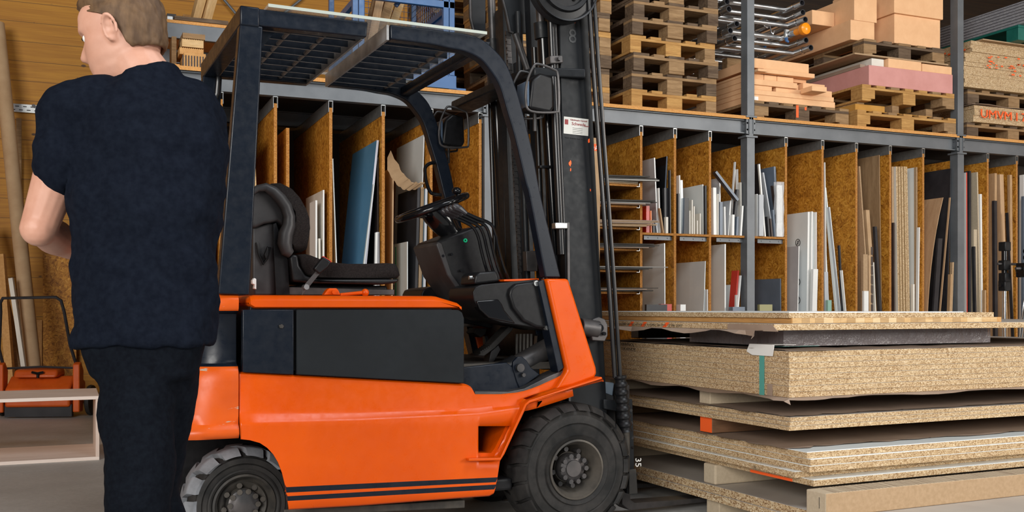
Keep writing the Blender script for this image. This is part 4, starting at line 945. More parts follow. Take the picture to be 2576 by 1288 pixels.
q = 'on the shelf right of the column'
us('tall white board leaning left '+q, 3, 1927, 1912, 413, .014, m_offwhite, me=m_white, depth=.4)
us('slim white strip at the left edge '+q, 3, 1907, 1906, 488, .008, m_white, depth=.3, Y=YR+.033)
us('dark narrow strip standing highest '+q, 3, 1922, 1913, 411, .010, m_dark, depth=.3, Y=YR+.07)
us('light grey rectangular sample '+q, 3, 1921, 1921, 490, .045, m_lgrey, depth=.02, Y=YR+.01)
us('grey green tilted sheet '+q, 3, 1948, 1922, 434, .012, m_lgrey, depth=.35, Y=YR+.06)
us('blue grey panel wrapped in clear film, largest one '+q, 3, 1966, 1957, 418, .02, m_bluegrey, depth=.7, Y=YR+.08)
us('very dark brown board leaning left '+q, 3, 1975, 1952, 466, .014, m_darkbrown, depth=.4, Y=YR+.05)
us('white board near the right divider '+q, 3, 1975, 1974, 482, .014, m_offwhite, depth=.3, Y=YR+.05)
for k, (p, yt, m_) in enumerate([(1934, 545, m_dark), (1941, 550, m_darkbrown), (1948, 528, m_bluegrey), (1953, 540, m_dark), (1958, 552, m_darkbrown)]):
    nm = ['first', 'second', 'third', 'fourth', 'fifth'][k]
    us(f'dark low offcut, {nm} from the left, on the shelf right of the column', 3, p+4, p, yt, .016, m_, depth=.2, Y=YR+.033)
o = MB().box(0, .06, 0, .012, 0, ZW(1980, 466, YR)-Z0).build('wrapped_board', m_white, None, smooth=False, loc=(XW(1972, YR)-.060, YR+.02, Z0))
fl = MB(); rings = []
for k in range(9):
    z = (ZW(1980, 458, YR)-Z0)*k/8; w_ = .034+.004*math.sin(k*1.9); rings.append([(.030-w_, -.012, z+.001), (.030+w_+.003, -.012, z+.001), (.030+w_, .03, z+.001), (.030-w_, .03, z+.001)])
fl.loft(rings, cap=False).build('wrapping_film', m_film, o); tag(o, 'white board loosely wrapped in clear film at the right divider above the shelf', 'board')
# lower pigeonholes
def ls(label, b, pb, pt, yt, th, m, **k): return sheet(label, U[b], pb, pt, yt, th, m, **k)
q = 'in the lower pigeonhole'
ls('wide white board standing '+q+' next to the trays', 0, 1674, 1673, 612, .008, m_whiteb, depth=.9)
ls('black box-shaped offcut low in front of the wide white board', 0, 1671, 1671, 766, .19, m_dark, Y=YR-.02, depth=.12)
ls('small bright red box low beside the black offcut', 0, 1695, 1695, 765, .10, m_red, Y=YR-.02, depth=.12)
ls('small white box low at the right of the red box', 1, 1712, 1712, 766, .05, m_white, Y=YR-.02, depth=.10)
o = ls('white panel with a chipped edge and black print, right of the small boxes', 1, 1779, 1786, 657, .008, m_whiteb, Y=YR+.06, depth=.9)
text('FENIX', .042, m_ink, o, (-.009, .50, .70), (R(90), 0, R(-90)))
o = ls('smaller white sheet with a round mark in front of the printed panel', 1, 1784, 1784, 728, .006, m_white, depth=.35, Y=YR+.03)
def ringmark(par, x, y, z, r, m_=None, ax='x'):
    b = MB(); n = 20; b.tube([(x, y+r*math.cos(2*math.pi*k/n), z+r*math.sin(2*math.pi*k/n)) for k in range(n)], .0028, 6, closed=True)
    b.tube([(x, y-r*.7, z+r*.7), (x, y+r*.7, z-r*.7)], .002, 6); b.tube([(x, y, z-r*.5), (x, y, z+r*.5)], .004, 6)
    return b.build('printed_symbol', m_ or m_ink, par, smooth=False)
ringmark(o, -.0065, .12, ZW(1772, 754, YR)-ZBASE, .022)
ls('tall white board left of the red panel '+q, 2, 1826, 1826, 614, .012, m_whiteb, me=m_white, depth=.5)
ls('bright red panel '+q+' left of the grey column', 2, 1857, 1865, 680, .014, m_red, depth=.6)
ls('low white panel in front of the red panel', 2, 1854, 1855, 742, .006, m_white, depth=.15, Y=YR+.03)
ls('narrow white strip right of the red panel', 2, 1861, 1869, 693, .014, m_white, depth=.4)
ls('white double board behind the foot of the grey column', 2, 1878, 1880, 717, .03, m_whiteb, depth=.3, Y=YR+.17)
ls('flat slate grey block on the ledge before the column', 2, 1874, 1874, 772, .12, m_bluegrey, Y=YR-.03, depth=.1)
ls('slate blue square panel right of the column '+q, 3, 1979, 1980, 701, .01, m_bluegrey, depth=.85, Y=YR+.07)
ls('low olive yellow strip before the slate blue panel', 3, 1943, 1943, 766, .13, M('olive_board', (.35, .33, .16), None, 5, .5), Y=YR+.03, depth=.03)
# tall bays right of the column
B1, B2, B3, B4, B5 = bay(1980, 2072), bay(2072, 2157), bay(2157, 2242), bay(2242, 2325), (divX[2325], posts[3]-.042)
B6, B7, B8 = (posts[3]+.042, divX[2487]-DT), bay(2487, 2560), (divX[2560], divX[2560]+.36)
o = sheet('wide white printed sheets, leftmost of the tall white pack right of the column', B1, 2034, 2037, 533, .02, m_whiteb, me=m_white, depth=.9, Y=YR+.08)
ringmark(o, -.0215, .1, ZW(2030, 607, YR)-ZBASE, .03); ringmark(o, -.0215, .1, ZW(2030, 708, YR)-ZBASE, .03); ringmark(o, -.0215, .1, ZW(2030, 755, YR)-ZBASE, .03)
text('FENIX', .05, m_ink, o, (-.0215, .35, ZW(2030, 758, YR)-ZBASE), (R(90), 0, R(-90)))
for k, (pb, pt, yt) in enumerate([(2042, 2045, 532), (2051, 2054, 533), (2060, 2063, 534)]):
    sheet(['second', 'third', 'fourth'][k]+' white sheet from the left in the tall white pack right of the column', B1, pb, pt, yt, .014, [m_white, m_whiteb, m_white][k], depth=.8, Y=YR+.08)
sheet('white board with dark edge in front of the tall white pack, left', B1, 2008, 2011, 619, .008, m_lgrey, me=m_white, depth=.4, Y=YR+.04)
sheet('low white board in front of the tall white pack, right', B1, 2055, 2058, 677, .05, m_white, depth=.03, Y=YR+.03)
for k, (pb, pt, yt, th, m_) in enumerate([(2084, 2079, 408, .008, m_white), (2104, 2085, 413, .012, m_whiteb), (2119, 2090, 470, .010, m_whiteb), (2130, 2094, 520, .008, m_lgrey)]):
    sheet(['first', 'second', 'third', 'fourth'][k]+' from the left of the tall thin glassy white sheets leaning on the divider', B2, pb, pt, yt, th, m_, me=m_whiteb, depth=.5)
sheet('black narrow strip among the glassy white sheets', B2, 2124, 2116, 617, .014, m_dark, depth=.3)
sheet('white strip leaning rightmost beside the glassy sheets', B2, 2134, 2120, 680, .008, m_white, depth=.3, Y=YR+.03)
sheet('short pale blue offcut at the foot of the glassy sheets', B2, 2088, 2086, 684, .04, m_lgrey, depth=.1, Y=YR+.02)
sheet('short green tinted glass offcut at the very foot of the glassy sheets', B2, 2092, 2092, 755, .04, M('green_glass', (.3, .5, .42), None, 4, .15), depth=.05, Y=YR+.005)
sheet('tan fibreboard leaning left of the big oak panel', B3, 2190, 2166, 418, .012, m_mdf, depth=.7)
sheet('big oak grained panel, tallest in its bay', B3, 2232, 2213, 390, .008, m_oak, depth=.85, Y=YR+.1)
sheet('brown hardboard in front of the oak panel', B3, 2208, 2190, 528, .04, m_card, depth=.3, Y=YR+.06)
sheet('black board leaning before the oak panel', B3, 2222, 2206, 570, .025, m_dark, depth=.4, Y=YR+.045)
sheet('short plain fibreboard leftmost before the leaning tan board', B3, 2183, 2183, 640, .05, m_mdf, depth=.05, Y=YR+.03)
o = sheet('narrow wooden lattice strip beside the short fibreboard', B3, 2193, 2191, 642, .028, m_card, depth=.04, Y=YR+.03)
b = MB()
for k in range(16):
    z = .08+k*.085; b.box(-.026, -.004, -.002, 0, z, z+.07)
b.build('lattice_openings', m_darkbrown, o, smooth=False)
sheet('low white board at the bottom left of the oak panel bay', B3, 2185, 2185, 732, .05, m_white, depth=.03, Y=YR+.005)
sheet('thin beige strip before the black leaning board', B3, 2204, 2199, 660, .010, m_offwhite, depth=.2, Y=YR+.03)
sheet('thin brown edged board at the left divider of the chipboard pack bay', B4, 2252, 2250, 419, .02, m_mdf, depth=.7)
for k in range(5):
    sheet(['first', 'second', 'third', 'fourth', 'fifth'][k]+' chipboard from the left in the upright chipboard pack', B4, 2263+k*7, 2258+k*6.6, 419, .019, m_offwhite if k == 0 else m_chipface, me=m_chip, depth=.85)
sheet('dark strip at the left foot of the upright chipboard pack', B4, 2252, 2251, 560, .014, m_darkbrown, depth=.3, Y=YR+.03)
sheet('tall white panel right of the upright chipboard pack', B4, 2314, 2321, 422, .010, m_whiteb, me=m_white, depth=.7, Y=YR+.09)
sheet('lower white sheet with rounded corner before the tall white panel', B4, 2312, 2315, 572, .012, m_white, depth=.5, Y=YR+.05)
sheet('short cream strip at the foot of the white sheets', B4, 2301, 2301, 715, .02, m_offwhite, depth=.1, Y=YR+.03)
sheet('tall tan board right beside the tall white panel', B4, 2322, 2328, 421, .014, m_mdf, depth=.5, Y=YR+.06)
sheet('big black panel left of the right hand column', B5, 2388, 2398, 424, .012, m_dark, depth=.8, Y=YR+.05)
sheet('second black board leaning at the right hand column', B5, 2394, 2404, 424, .012, m_dark, depth=.5, Y=YR+.05)
b = MB(); rings = []                                             # bent plywood pair
for k in range(13):
    f = k/12; z = ZBASE+(ZW(2392, 496, YR)-ZBASE)*f
    xx = XW(2341, YR)+(XW(2384, YR)-XW(2341, YR))*(f**3.0); rings.append([(xx-.006, YR+.05, z), (xx, YR+.05, z), (xx, YR+.65, z), (xx-.006, YR+.65, z)])
tag(b.loft(rings).build('bent_plywood', m_ply, None), 'thin orange brown plywood sheet bowed forward before the big black panel', 'plywood')
sheet('straight thin plywood edge right of the bowed plywood', B5, 2367, 2392, 497, .006, m_ply, Y=YR+.03, depth=.018)
sheet('black rounded board standing inside the bowed plywood', B5, 2359, 2371, 600, .05, m_dark, depth=.02, Y=YR+.025)
sheet('short brown offcut just left of the right hand column', B5, 2402, 2409, 660, .02, m_mdf, depth=.2, Y=YR+.03)
sheet('short tan strip near the foot of the black boards', B5, 2393, 2396, 690, .02, m_beech, depth=.2, Y=YR+.025)
sheet('thin white red edged strip right behind the right hand column', B6, 2434, 2433, 434, .012, m_white, me=m_red, depth=.5)
sheet('slim black board right of the right hand column', B6, 2443, 2443, 430, .022, m_dark, depth=.4)
sheet('tall beige board in the bay right of the right hand column', B6, 2468, 2460, 433, .014, m_mdfl, depth=.4)
sheet('short beige board in front of the tall beige one', B6, 2463, 2463, 577, .04, m_mdfl, depth=.1, Y=YR+.035)
sheet('short black board in front of the beige boards', B6, 2457, 2454, 620, .02, m_dark, depth=.2, Y=YR+.03)
sheet('tall white board leaning at the second divider from the frame edge', B6, 2482, 2472, 488, .02, m_white, depth=.4)
sheet('low brown strip at the foot of the leaning white board', B6, 2488, 2487, 730, .02, m_beech, depth=.15, Y=YR+.03)
sheet('pale wooden plank topmost behind the black panel near the frame edge', B7, 2508, 2508, 436, .03, m_beech, depth=.4, Y=YR+.06)
sheet('matt black panel near the light stand', B7, 2510, 2508, 505, .035, m_dark, depth=.3, Y=YR+.03)
sheet('wide pale wood board behind the light stand', B7, 2541, 2531, 438, .05, m_ply, depth=.3)
sheet('brown plank leaning right behind the light stand', B7, 2560, 2546, 440, .03, m_beech, depth=.3)
sheet('thin dark rod leaning behind the light stand', B7, 2556, 2537, 535, .008, m_dark, depth=.03, Y=YR+.01, cat='rod', name='rod')
sheet('white panel at the right frame edge', B8, 2600, 2600, 441, .13, m_white, depth=.05, Y=YR+.07)
sheet('dark panel in front of the white one at the right frame edge', B8, 2600, 2600, 495, .13, m_bluegrey, depth=.03, Y=YR+.03)

# keep crossing boards one behind the other
def _poly(s): 
    return [(s['lo'][0], s['z0']), (s['lo'][1], s['z0']), (s['hi'][1], s['z1']), (s['hi'][0], s['z1'])]
def _cross(a, c):
    P, Q = _poly(a), _poly(c)
    for pts in (P, Q):
        for i in range(4):
            x0, y0 = pts[i]; x1, y1 = pts[(i+1) % 4]; n = (y1-y0, x0-x1)
            p = [n[0]*x+n[1]*y for x, y in P]; q_ = [n[0]*x+n[1]*y for x, y in Q]
            if max(p) <= min(q_)+1e-5 or max(q_) <= min(p)+1e-5: return False
    return True
for _ in range(12):
    moved = False
    for i, a in enumerate(SH):
        for c in SH[i+1:]:
            if abs(a['z0']-c['z0']) > 2 or not _cross(a, c): continue
            f, k = (a, c) if a['y'] <= c['y'] else (c, a)
            if f['y']+f['d'] <= k['y']+1e-4: continue
            if k['y']-f['y'] < .02:
                if f['z1'] > k['z1']: f, k = k, f
                k['y'] = f['y']+.03; k['d'] = max(k['d']-.03, .02)
            f['d'] = max(k['y']-f['y']-.002, .01); moved = True
    if not moved: break
for s_ in SH:
    me = s_['o'].data
    for v in me.vertices:
        if v.co.y > .004: v.co.y = s_['d']
    s_['o'].location.y = s_['y']
# ---------------------------------------------------------------- goods on the top deck
ZD = ZDECK+.001
def make_pallet(w, d, ms, nd=5, label=''):
    e = empty('pallet', (0, 0, 0), 0, label, 'pallet')
    wid = [.145, .1, .145, .1, .145] if nd == 5 else [.1]*nd
    tot = sum(wid); gap = (w-tot)/(nd-1); x = 0
    for i, k in enumerate(wid):
        boxo('deck_board', x, x+k, 0, d, .122, .144, ms[i % len(ms)], e, .002); x += k+gap
    for j, y in enumerate((0, d/2-.07, d-.145)):
        boxo('stringer_board', 0, w, y, y+.145, .100, .122, ms[(j+1) % len(ms)], e, .002)
        for i, xx in enumerate((0, w/2-.0725, w-.145 if w < 1 else w-.145)):
            boxo('block', xx+(.0 if i != 1 else 0), xx+(.1 if i != 1 and w < .9 else .145) if i != 2 else w, y, y+.145, .022, .100, ms[(i+j) % len(ms)], e, .003) if not (i == 2 and w < .9) else boxo('block', w-.1, w, y, y+.145, .022, .1, ms[(i+j) % len(ms)], e, .003)
    for i, xx in enumerate((0, w/2-.0725, w-.1)):
        boxo('bottom_board', xx, xx+(.145 if i == 1 else .1), 0, d, 0, .022, ms[i % len(ms)], e, .002)
    return e
protos = {}
def pallet(kind, w, d, x, y, z, label, rz=0, group=None):
    ms = {'old': [m_pallet, m_pallet3, m_pallet], 'new': [m_pallet2, m_pallet2, m_pallet3], 'mid': [m_pallet3, m_pallet, m_pallet3]}[kind]
    key = (kind, w, d)
    if key not in protos: protos[key] = e = make_pallet(w, d, ms, 5 if w < 1 else 7)
    else: e = copy_tree(protos[key])
    e.location = (x, y, z); e.rotation_euler = (0, 0, rz); tag(e, label, 'pallet', group); return e
random.seed(3)
ords = ['bottom', 'second', 'third', 'fourth', 'fifth', 'sixth', 'seventh', 'eighth', 'ninth']
X1 = XW(1591, YR+.03)
for k in range(8):
    pallet(['new', 'old', 'old', 'new', 'old', 'old', 'old', 'mid'][k], .8, 1.2, X1+random.uniform(-.012, .012), YR+.03+random.uniform(-.015, .02), ZD+k*.1445, f'pallet in the tall weathered stack right of the mast, {ords[k]} from the deck')
X2 = XW(1533, YR+.06)-.8
for k in range(9):
    pallet(['new', 'mid', 'old', 'new', 'mid', 'new', 'new', 'old', 'new'][k], .8, 1.2, X2+random.uniform(-.012, .025), YR+.06+random.uniform(-.015, .02), ZD+k*.1445, f'pallet in the stack between mast and weathered stack, {ords[k]} from the deck')
for k in range(9):
    e = pallet(['new', 'new', 'old', 'mid', 'old', 'mid', 'old', 'new', 'mid'][k], .8, 1.2, 4.02+random.uniform(-.012, .012), 8.50, ZD+k*.1445, f'pallet in the dark rear stack right of the blue cage, {ords[k]} from the deck', rz=R(90))
# --- foam pile left
def slab(name, x0, x1, y0, y1, z0, z1, m, label, cat='foam board', bevel=.004, group=None):
    o = boxo(name, x0, x1, y0, y1, z0, z1, m, None, bevel); return tag(o, label, cat, group)
XF0, XF1 = posts[2]+.058, XW(2103, YR+.03)
pallet('mid', 1.0, 1.2, XF0, YR+.03, ZD, 'pale pallet with an orange paint mark, carrying the left foam pile')
b = MB().box(.43, .455, -.002, 0, .03, .135).box(.52, .54, -.002, 0, .10, .125)
pm = COL.objects[-1]
o = b.build('paint_mark', m_mark, None, smooth=False); o.parent = [c for c in COL.objects if c.name.startswith('pallet') and c.get('label', '').startswith('pale pallet')][0]
zf = lambda y: ZW(1903, y, YR+.05)
z0 = ZD+.1455
zA, zB, zC, zDd, zE, zF, zG = zf(237.6), zf(225), zf(213), zf(198), zf(184), zf(171), zf(146)
def fs(x0, x1, za, zb_, label, y0=0, dep=1.1): return slab('foam_board', x0, x1, YR+.05+y0, YR+.05+y0+dep, za+.0006, zb_-.0006, m_foam, label+' in the left peach foam pile')
xx = lambda p: XW(p, YR+.05)
fs(XF0, xx(2101), z0, zA, 'thick bottom slab'); st = COL.objects[-1]
lb = boxo('paper_label', xx(1898)-xx(1990), xx(1914)-xx(1990), -.5515, -.5495, 0, .03, m_white, None); 
lb.parent = [o for o in COL.objects if o.get('label', '').startswith('thick bottom slab')][0]; lb.location = (XF0+.02-lb.parent.location.x, -.5505, zf(255)-z0+.01)
fs(XF0, xx(2098), zA, zB, 'second slab from the bottom')
fs(XF0, xx(1944), zB, zC, 'short third layer slab at the left', .01, .8); fs(xx(1956), xx(2019), zB, zC, 'short third layer slab in the middle', .02, .8); fs(xx(2023), xx(2097), zB, zC+.015, 'short third layer slab at the right', .02, 1)
fs(xx(2012), xx(2049), zC-.045, zC+.0-.0, 'small block sticking out', -.16, .15)
fs(XF0, xx(2006), zC, zDd, 'long fourth layer slab', .0, 1); fs(xx(2008), xx(2020), zC+.002, zDd, 'tiny upright block right of the fourth layer slab', .06, .5)
fs(xx(2026), xx(2081), zC+.017, zDd+.018, 'right hand slab level with the fourth layer', .03, .9)
fs(XF0, xx(1925), zDd, zE, 'left one of three small fifth layer blocks', .02, .6); fs(xx(1926.3), xx(1958), zDd, zE, 'middle one of three small fifth layer blocks', .02, .6); fs(xx(1959.3), xx(2000), zDd, zE, 'right one of three small fifth layer blocks', .02, .6)
fs(xx(2003), xx(2040), zDd+.019, zE+.004, 'short fifth layer block behind the gap', .06, .6)
fs(XF0, xx(1917), zE, zF-.02, 'small block poking out at the left', -.07, .9); fs(xx(1918), xx(2046), zE+.005, zF, 'long sixth layer slab', -.02, 1)
fs(XF0, xx(2035), zF, zG, 'top slab', .0, 1.1)
# --- right pile: pallets, ochre, pink, peach
XP = XW(2157, YR+.0); XE = posts[3]-.058
pallet('new', XE-XP, 1.2, XP, YR+.0, ZD, 'yellowish pallet lowest under the ochre foam, front right on the deck')
z1 = ZD+.1455; za = ZW(2165, 277, YR+.05); zb_ = ZW(2165, 261, YR+.05)
slab('foam_board', XP+.02, XW(2372, YR+.05), YR+.04, YR+1.15, z1, za, m_ochre, 'wide ochre foam board on the lowest right pallet')
slab('foam_board', XP+.03, XW(2228, YR+.05), YR+.06, YR+1.1, za+.001, zb_, m_ochre, 'short ochre foam board on top of the wide ochre one')
zp = ZW(2170, 256, YR+.05)
for k in range(3): slab('timber_bearer', XP+.4*k+.06, XP+.4*k+.14, YR+.07, YR+1.1, (zb_ if k == 0 else za)+.001, zp-.001, m_pallet3, ['left', 'middle', 'right'][k]+' timber bearer between ochre foam and the pink block pallet', 'timber')
XK = XW(2169, YR+.0)
pallet('new', XE-.02-XK, 1.2, XK, YR+.0, zp, 'pallet under the thick pink foam block')
zq = zp+.1455; XQ = XW(2186, YR+.01); zr = ZW(2186, 163, YR+.01)
slab('foam_block', XQ, XE-.03, YR+.01, YR+1.2, zq, zr, m_pink, 'thick salmon pink foam block', 'foam block')
z2 = ZW(2240, 147, YR+.02)
slab('foam_board', XW(2235, YR+.02), XW(2318, YR+.02), YR+.02, YR+.6, zr+.001, z2, m_foam, 'left peach board lying on the pink block'); slab('foam_board', XW(2320, YR+.02), XE-.03, YR+.02, YR+.6, zr+.001, z2-.01, m_foam, 'right peach board lying on the pink block')
xa_, xb_ = XW(2201, YR+.02), XW(2232, YR+.02)
slab('insulation_board', xa_, xb_, YR+.06, YR+1.15, zr+.001, z2-.004, m_offwhite, 'cream board pointing backwards on the left of the pink block', 'board')
slab('insulation_board', XQ+.0, xa_-.01, YR+.12, YR+1.15, zr+.001, z2-.05, m_kraft, 'grey brown board left of the cream board on the pink block', 'board')
z3 = ZW(2171, 134, YR+.05)
slab('wooden_board', XW(2150, YR+.05), XE-.04, YR+.05, YR+1.2, z3-.016, z3-.001, m_mdf, 'large thin brown board right under the top pallet', 'board')
slab('insulation_board', XW(2250, YR+.3), XW(2300, YR+.3), YR+.65, YR+1.1, zr+.001, z3-.018, m_mdfl, 'beige layered board behind the peach boards, under the top pallet', 'board')
XT = XW(2173, YR+.08)
pallet('mid', XE-.06-XT, 1.2, XT, YR+.08, z3, 'old pallet topmost in the right pile, under the peach blocks')
z4 = z3+.1455; Yb = YR+.16
slab('foam_block', XW(2140, Yb), XW(2200, Yb), Yb, Yb+1.3, z4, ZW(2140, 49, Yb), m_foam, 'long peach block pointing backwards, lowest left on the top pallet', 'foam block')
slab('foam_block', XW(2149, Yb), XW(2206, Yb), Yb, Yb+.9, ZW(2140, 49, Yb)+.001, ZW(2149, -14, Yb), m_foam, 'peach block on the long lowest left block', 'foam block')
slab('foam_block', XW(2090, Yb), XW(2149, Yb)-.01, Yb+.25, Yb+1.2, ZW(2140, 49, Yb)+.001, ZW(2125, 10, Yb), m_foam, 'peach block set back at the far left of the top pallet', 'foam block')
Yc = YR+.10
slab('foam_block', XW(2250, Yc), XE-.09, Yc, Yc+.8, z4, ZW(2250, 34, Yc), m_foam, 'front right peach block on the top pallet', 'foam block')
slab('foam_block', XW(2252, Yc)-.03, XE-.075, Yc-.02, Yc+.8, ZW(2250, 34, Yc)+.001, ZW(2250, -60, Yc), m_foam, 'tall peach block above the front right block', 'foam block')
# --- scaffold frames
def frame(px, y, Y, label, n=4, w=.78, lead=.1, L=2.1):
    p = W(px, y, Y); e = empty('scaffold_frame', (p.x, p.y, p.z), 0, label, 'scaffold frame')
    for x in (0, -w):
        MB().tube([(x, 0, 0), (x, L, 0)], .026, 16, caps=False).build('stringer', m_alu, e)
        MB().lathe([(.026, 0), (.020, 0), (.020, .25)], (x, 0.0, 0), n=20).build('tube_mouth', m_dark, e)
        for k in range(2): MB().lathe([(.027, .09+k*.55), (.031, .095+k*.55), (.031, .105+k*.55), (.027, .11+k*.55)], (x, 0, 0), n=16).build('locking_clip', m_chrome, e)
    for k in range(n):
        y = .22+k*.5; MB().cyl((0, y, 0), (-w, y, 0), .021, n=14).build('rung', m_alu, e)
    return e
zs0 = zG+.001
def zat(px, y, Y): return ZW(px, y, Y)
frame(2040, 120, YR-.02, 'scaffold frame lowest in the pile, tube ends sticking out furthest right')
frame(2028, 101, YR+.05, 'scaffold frame second from below in the pile')
e = frame(2006, 80, YR+.02, 'scaffold frame with an orange cap on its tube end', w=.62)
MB().lathe([(.028, .02), (.028, -.05), (.044, -.06), (.052, -.085), (.048, -.115), (.025, -.13), (0, -.132)], (0, 0, 0), n=24).build('end_cap', m_amber, e)
for i, dy in enumerate((.10, .22)):
    fprism_ = MB().box(-.045, -.035+.03, .0, .028, -.03, .045).build('frame_clamp', m_galv, e, loc=(0, dy+.18*i, .0), bevel=.004)
    MB().tube([(-.03, .014, -.03), (-.035, .0, -.055), (-.02, -.01, -.07)], [.016, .014, .008], 8).build('blue_latch', m_bluep, e, loc=(0, dy+.18*i, 0))
frame(2026, 49, YR+.0, 'scaffold frame third from the top in the pile')
frame(2020, 31, YR+.06, 'scaffold frame second from the top in the pile')
frame(2018, 7, YR+.0, 'scaffold frame topmost in the pile')
hk = W(1925, 62, YR+.25); b = MB()
b.tube([hk+Vector((.03*math.cos(a*.5), -.02, .03*math.sin(a*.5))) for a in range(11)], .006, 8); b.tube([hk+Vector((.03, -.02, 0)), hk+Vector((.05, -.02, -.07)), hk+Vector((.07, -.02, -.08)), hk+Vector((.08, -.02, -.05))], .006, 8)
o = b.build('coupler_hook', m_chrome, None); tag(o, 'small shiny coupler hook hanging on the scaffold frames', 'hook')
for k in (0, 1): slab('timber_bearer', XF0+.02, XF0+.56, YR+.45+.45*k, YR+.53+.45*k, zs0, W(2040, 120, YR-.02).z-.0275, m_pallet3, ['front', 'rear'][k]+' timber bearer under the scaffold frames', 'timber')
# --- board stacks right of the right hand column
XS = XW(2449, YR+.05)
pallet('old', 1.2, 1.2, XS-.05, YR+.08, ZD, 'dark pallet under the chipboards marked with orange letters')
def pack(zlo, zhi, n, x0, y0, nm, w=2.2, mat=None, dx=0):
    random.seed(int(zlo*100)); t = (zhi-zlo)/n
    for k in range(n):
        o = MB().box(0, w, 0, 1.2, 0, t-.0012).build('chipboard_panel', [m_chipface, mat or m_chip], None, smooth=False, loc=(x0+random.uniform(-.006, .012)+dx, y0+random.uniform(-.01, .006), zlo+k*t+.0004))
        for p in o.data.polygons:
            if abs(p.normal.z) < .5: p.material_index = 1
        tag(o, f'chipboard panel in the {nm}, {ords[k] if k else "lowest"} from below'.replace('lowest from below', 'lowest one'), 'chipboard')
    return o
zz = [ZW(2449, y, YR+.05) for y in (306, 264, 257, 0, 226, 136, 97)]
oA = pack(ZD+.1455, zz[1], 5, XS, YR+.05, 'orange lettered pack right of the column')
b = MB(); random.seed(4)
def scrawl(b, x, y, z, s):
    for k in range(3):
        x0 = x+k*s*.35; b.tube([(x0, y, z+s*random.uniform(.3, .5)), (x0+s*.08, y, z-s*random.uniform(.1, .4)), (x0+s*.22, y, z+s*random.uniform(-.2, .4))], s*.07, 5)
for t_, px_q in (('VEM', 2470), ('1', 2520), ('VEM', 2570)):
    pass
tx = text('UMVM I 7', .115, m_mark, oA, (.36, -.018, -.085), (R(90), 0, 0), depth=.003, sx=1.25)
zk = zz[2]
kp = MB(); n = 24
rings = [[(x, -.05-.02*math.sin(x*9), .004*math.sin(x*14)), (x, 1.15, 0), (x, 1.15, .003), (x, -.05-.02*math.sin(x*9), .003+.004*math.sin(x*14))] for x in [2.2*k/n-.03 for k in range(n+1)]]
o = kp.loft(rings).build('kraft_sheet', m_kraft, None, loc=(XS, YR+.08, zz[1]+.006)); tag(o, 'brown kraft sheet lying on the orange lettered pack', 'paper')
pallet('old', 1.2, 1.2, XS-.02, YR+.1, zz[1]+.016, 'dark pallet between the two chipboard packs right of the column')
oB = pack(zz[1]+.016+.1455, zz[5], 8, XS-.12, YR+.05, 'tall middle pack right of the column')
random.seed(12); b = MB()
for k in range(34):
    x = random.uniform(.25, 1.1); z = random.uniform(-.13, .04); w_ = random.uniform(.01, .05); h_ = random.uniform(.007, .014); b.box(x, x+w_, -.022, -.019, z, z+h_)
b.build('orange_marks', m_mark, oB, smooth=False)
oC = pack(zz[5]+.001, zz[6], 4, XS+.02, YR+.1, 'topmost short pack right of the column')
b = MB()
for k in range(8): b.box(-.022, -.019, .05+k*.06, .08+k*.06, -.05+.02*(k % 3), -.035+.02*(k % 3))
b.build('orange_marks', m_mark, oC, smooth=False)
o = boxo('plywood_sheet', XS+.12, XS+2.2, YR+.05, YR+1.2, zz[6]+.001, zz[6]+.012, m_mdf, None); tag(o, 'thin tan sheet topping the chipboard packs right of the column', 'sheet')
# teal pallet and grey profiled sheets on top
zt = zz[6]+.013; e = empty('plastic_pallet', (8.12, 6.95, zt), 0, 'teal green plastic pallet under the long grey sheets', 'pallet')
boxo('deck', 0, .8, 0, 1.2, .12, .145, m_tealp, e, .004)
for x in (0, .33, .66):
    for y in (0, .53, 1.06): boxo('foot', x, x+.14, y, y+.14, 0, .12, m_tealp, e, .006)
o = MB().box(0, .85, 0, 1.5, 0, .21).build('profiled_sheets', m_grey_sheet, None, bevel=.01, loc=(8.12, 6.80, zt+.146)); tag(o, 'long bundle of grey profiled sheets lying on the teal pallet', 'sheets')
b = MB()
for k in range(7): b.box(-.003, .0, 0, 1.5, .02+k*.028, .024+k*.028)
b.build('sheet_ribs', m_dark, o, smooth=False)
# --- blue mesh cage with wood offcuts
c0, c1, d0, d1 = XW(903, YR+.08), XW(1144, YR+.08), YR+.08, YR+1.08
cage = empty('mesh_cage', (c0, d0, ZD), 0, 'blue steel mesh cage holding wood offcuts on the top deck', 'cage')
cw, cd = c1-c0, d1-d0
for x in (0, cw-.04):
    for y in (0, cd-.04):
        b = MB().box(x, x+.04, y, y+.04, .12, 1.5); b.build('corner_post', m_bluep, cage, bevel=.003, smooth=False)
        boxo('corner_foot', x-.01, x+.05, y-.01, y+.05, 0, .12, m_bluep, cage, .004)
boxo('side_post', -.045, -.005, 0, .04, .12, 1.5, m_bluep, cage, .003)
boxo('side_post', cw+.002-.09, cw-.045, 0, .04, .12, 1.5, m_bluep, cage, .003)
for z in (.06, .62, 1.3):
    for y in (0, cd-.035): boxo('cross_rail', 0, cw, y, y+.035, z, z+.05, m_bluep, cage, .003)
    for x in (0, cw-.035): boxo('cross_rail', x, x+.035, 0, cd, z, z+.05, m_bluep, cage, .003)
boxo('cage_floor', 0, cw, 0, cd, .11, .125, m_bluep, cage)
fz = ZW(1140, 178, YR+.08)-ZD
b = MB().prism([(cw-.22, .11), (cw-.02, .11), (cw+.01, .02), (cw-.30, .02)], -.02, .0); b.build('base_plate', m_bluep, cage, smooth=False)
boxo('side_lug', cw, cw+.09, .0, .02, .0, .035, m_bluep, cage, .004)
MB().tube([(.04, .03, 1.28), (-.25, .06, .9)], .018, 8).build('brace', m_bluep, cage)
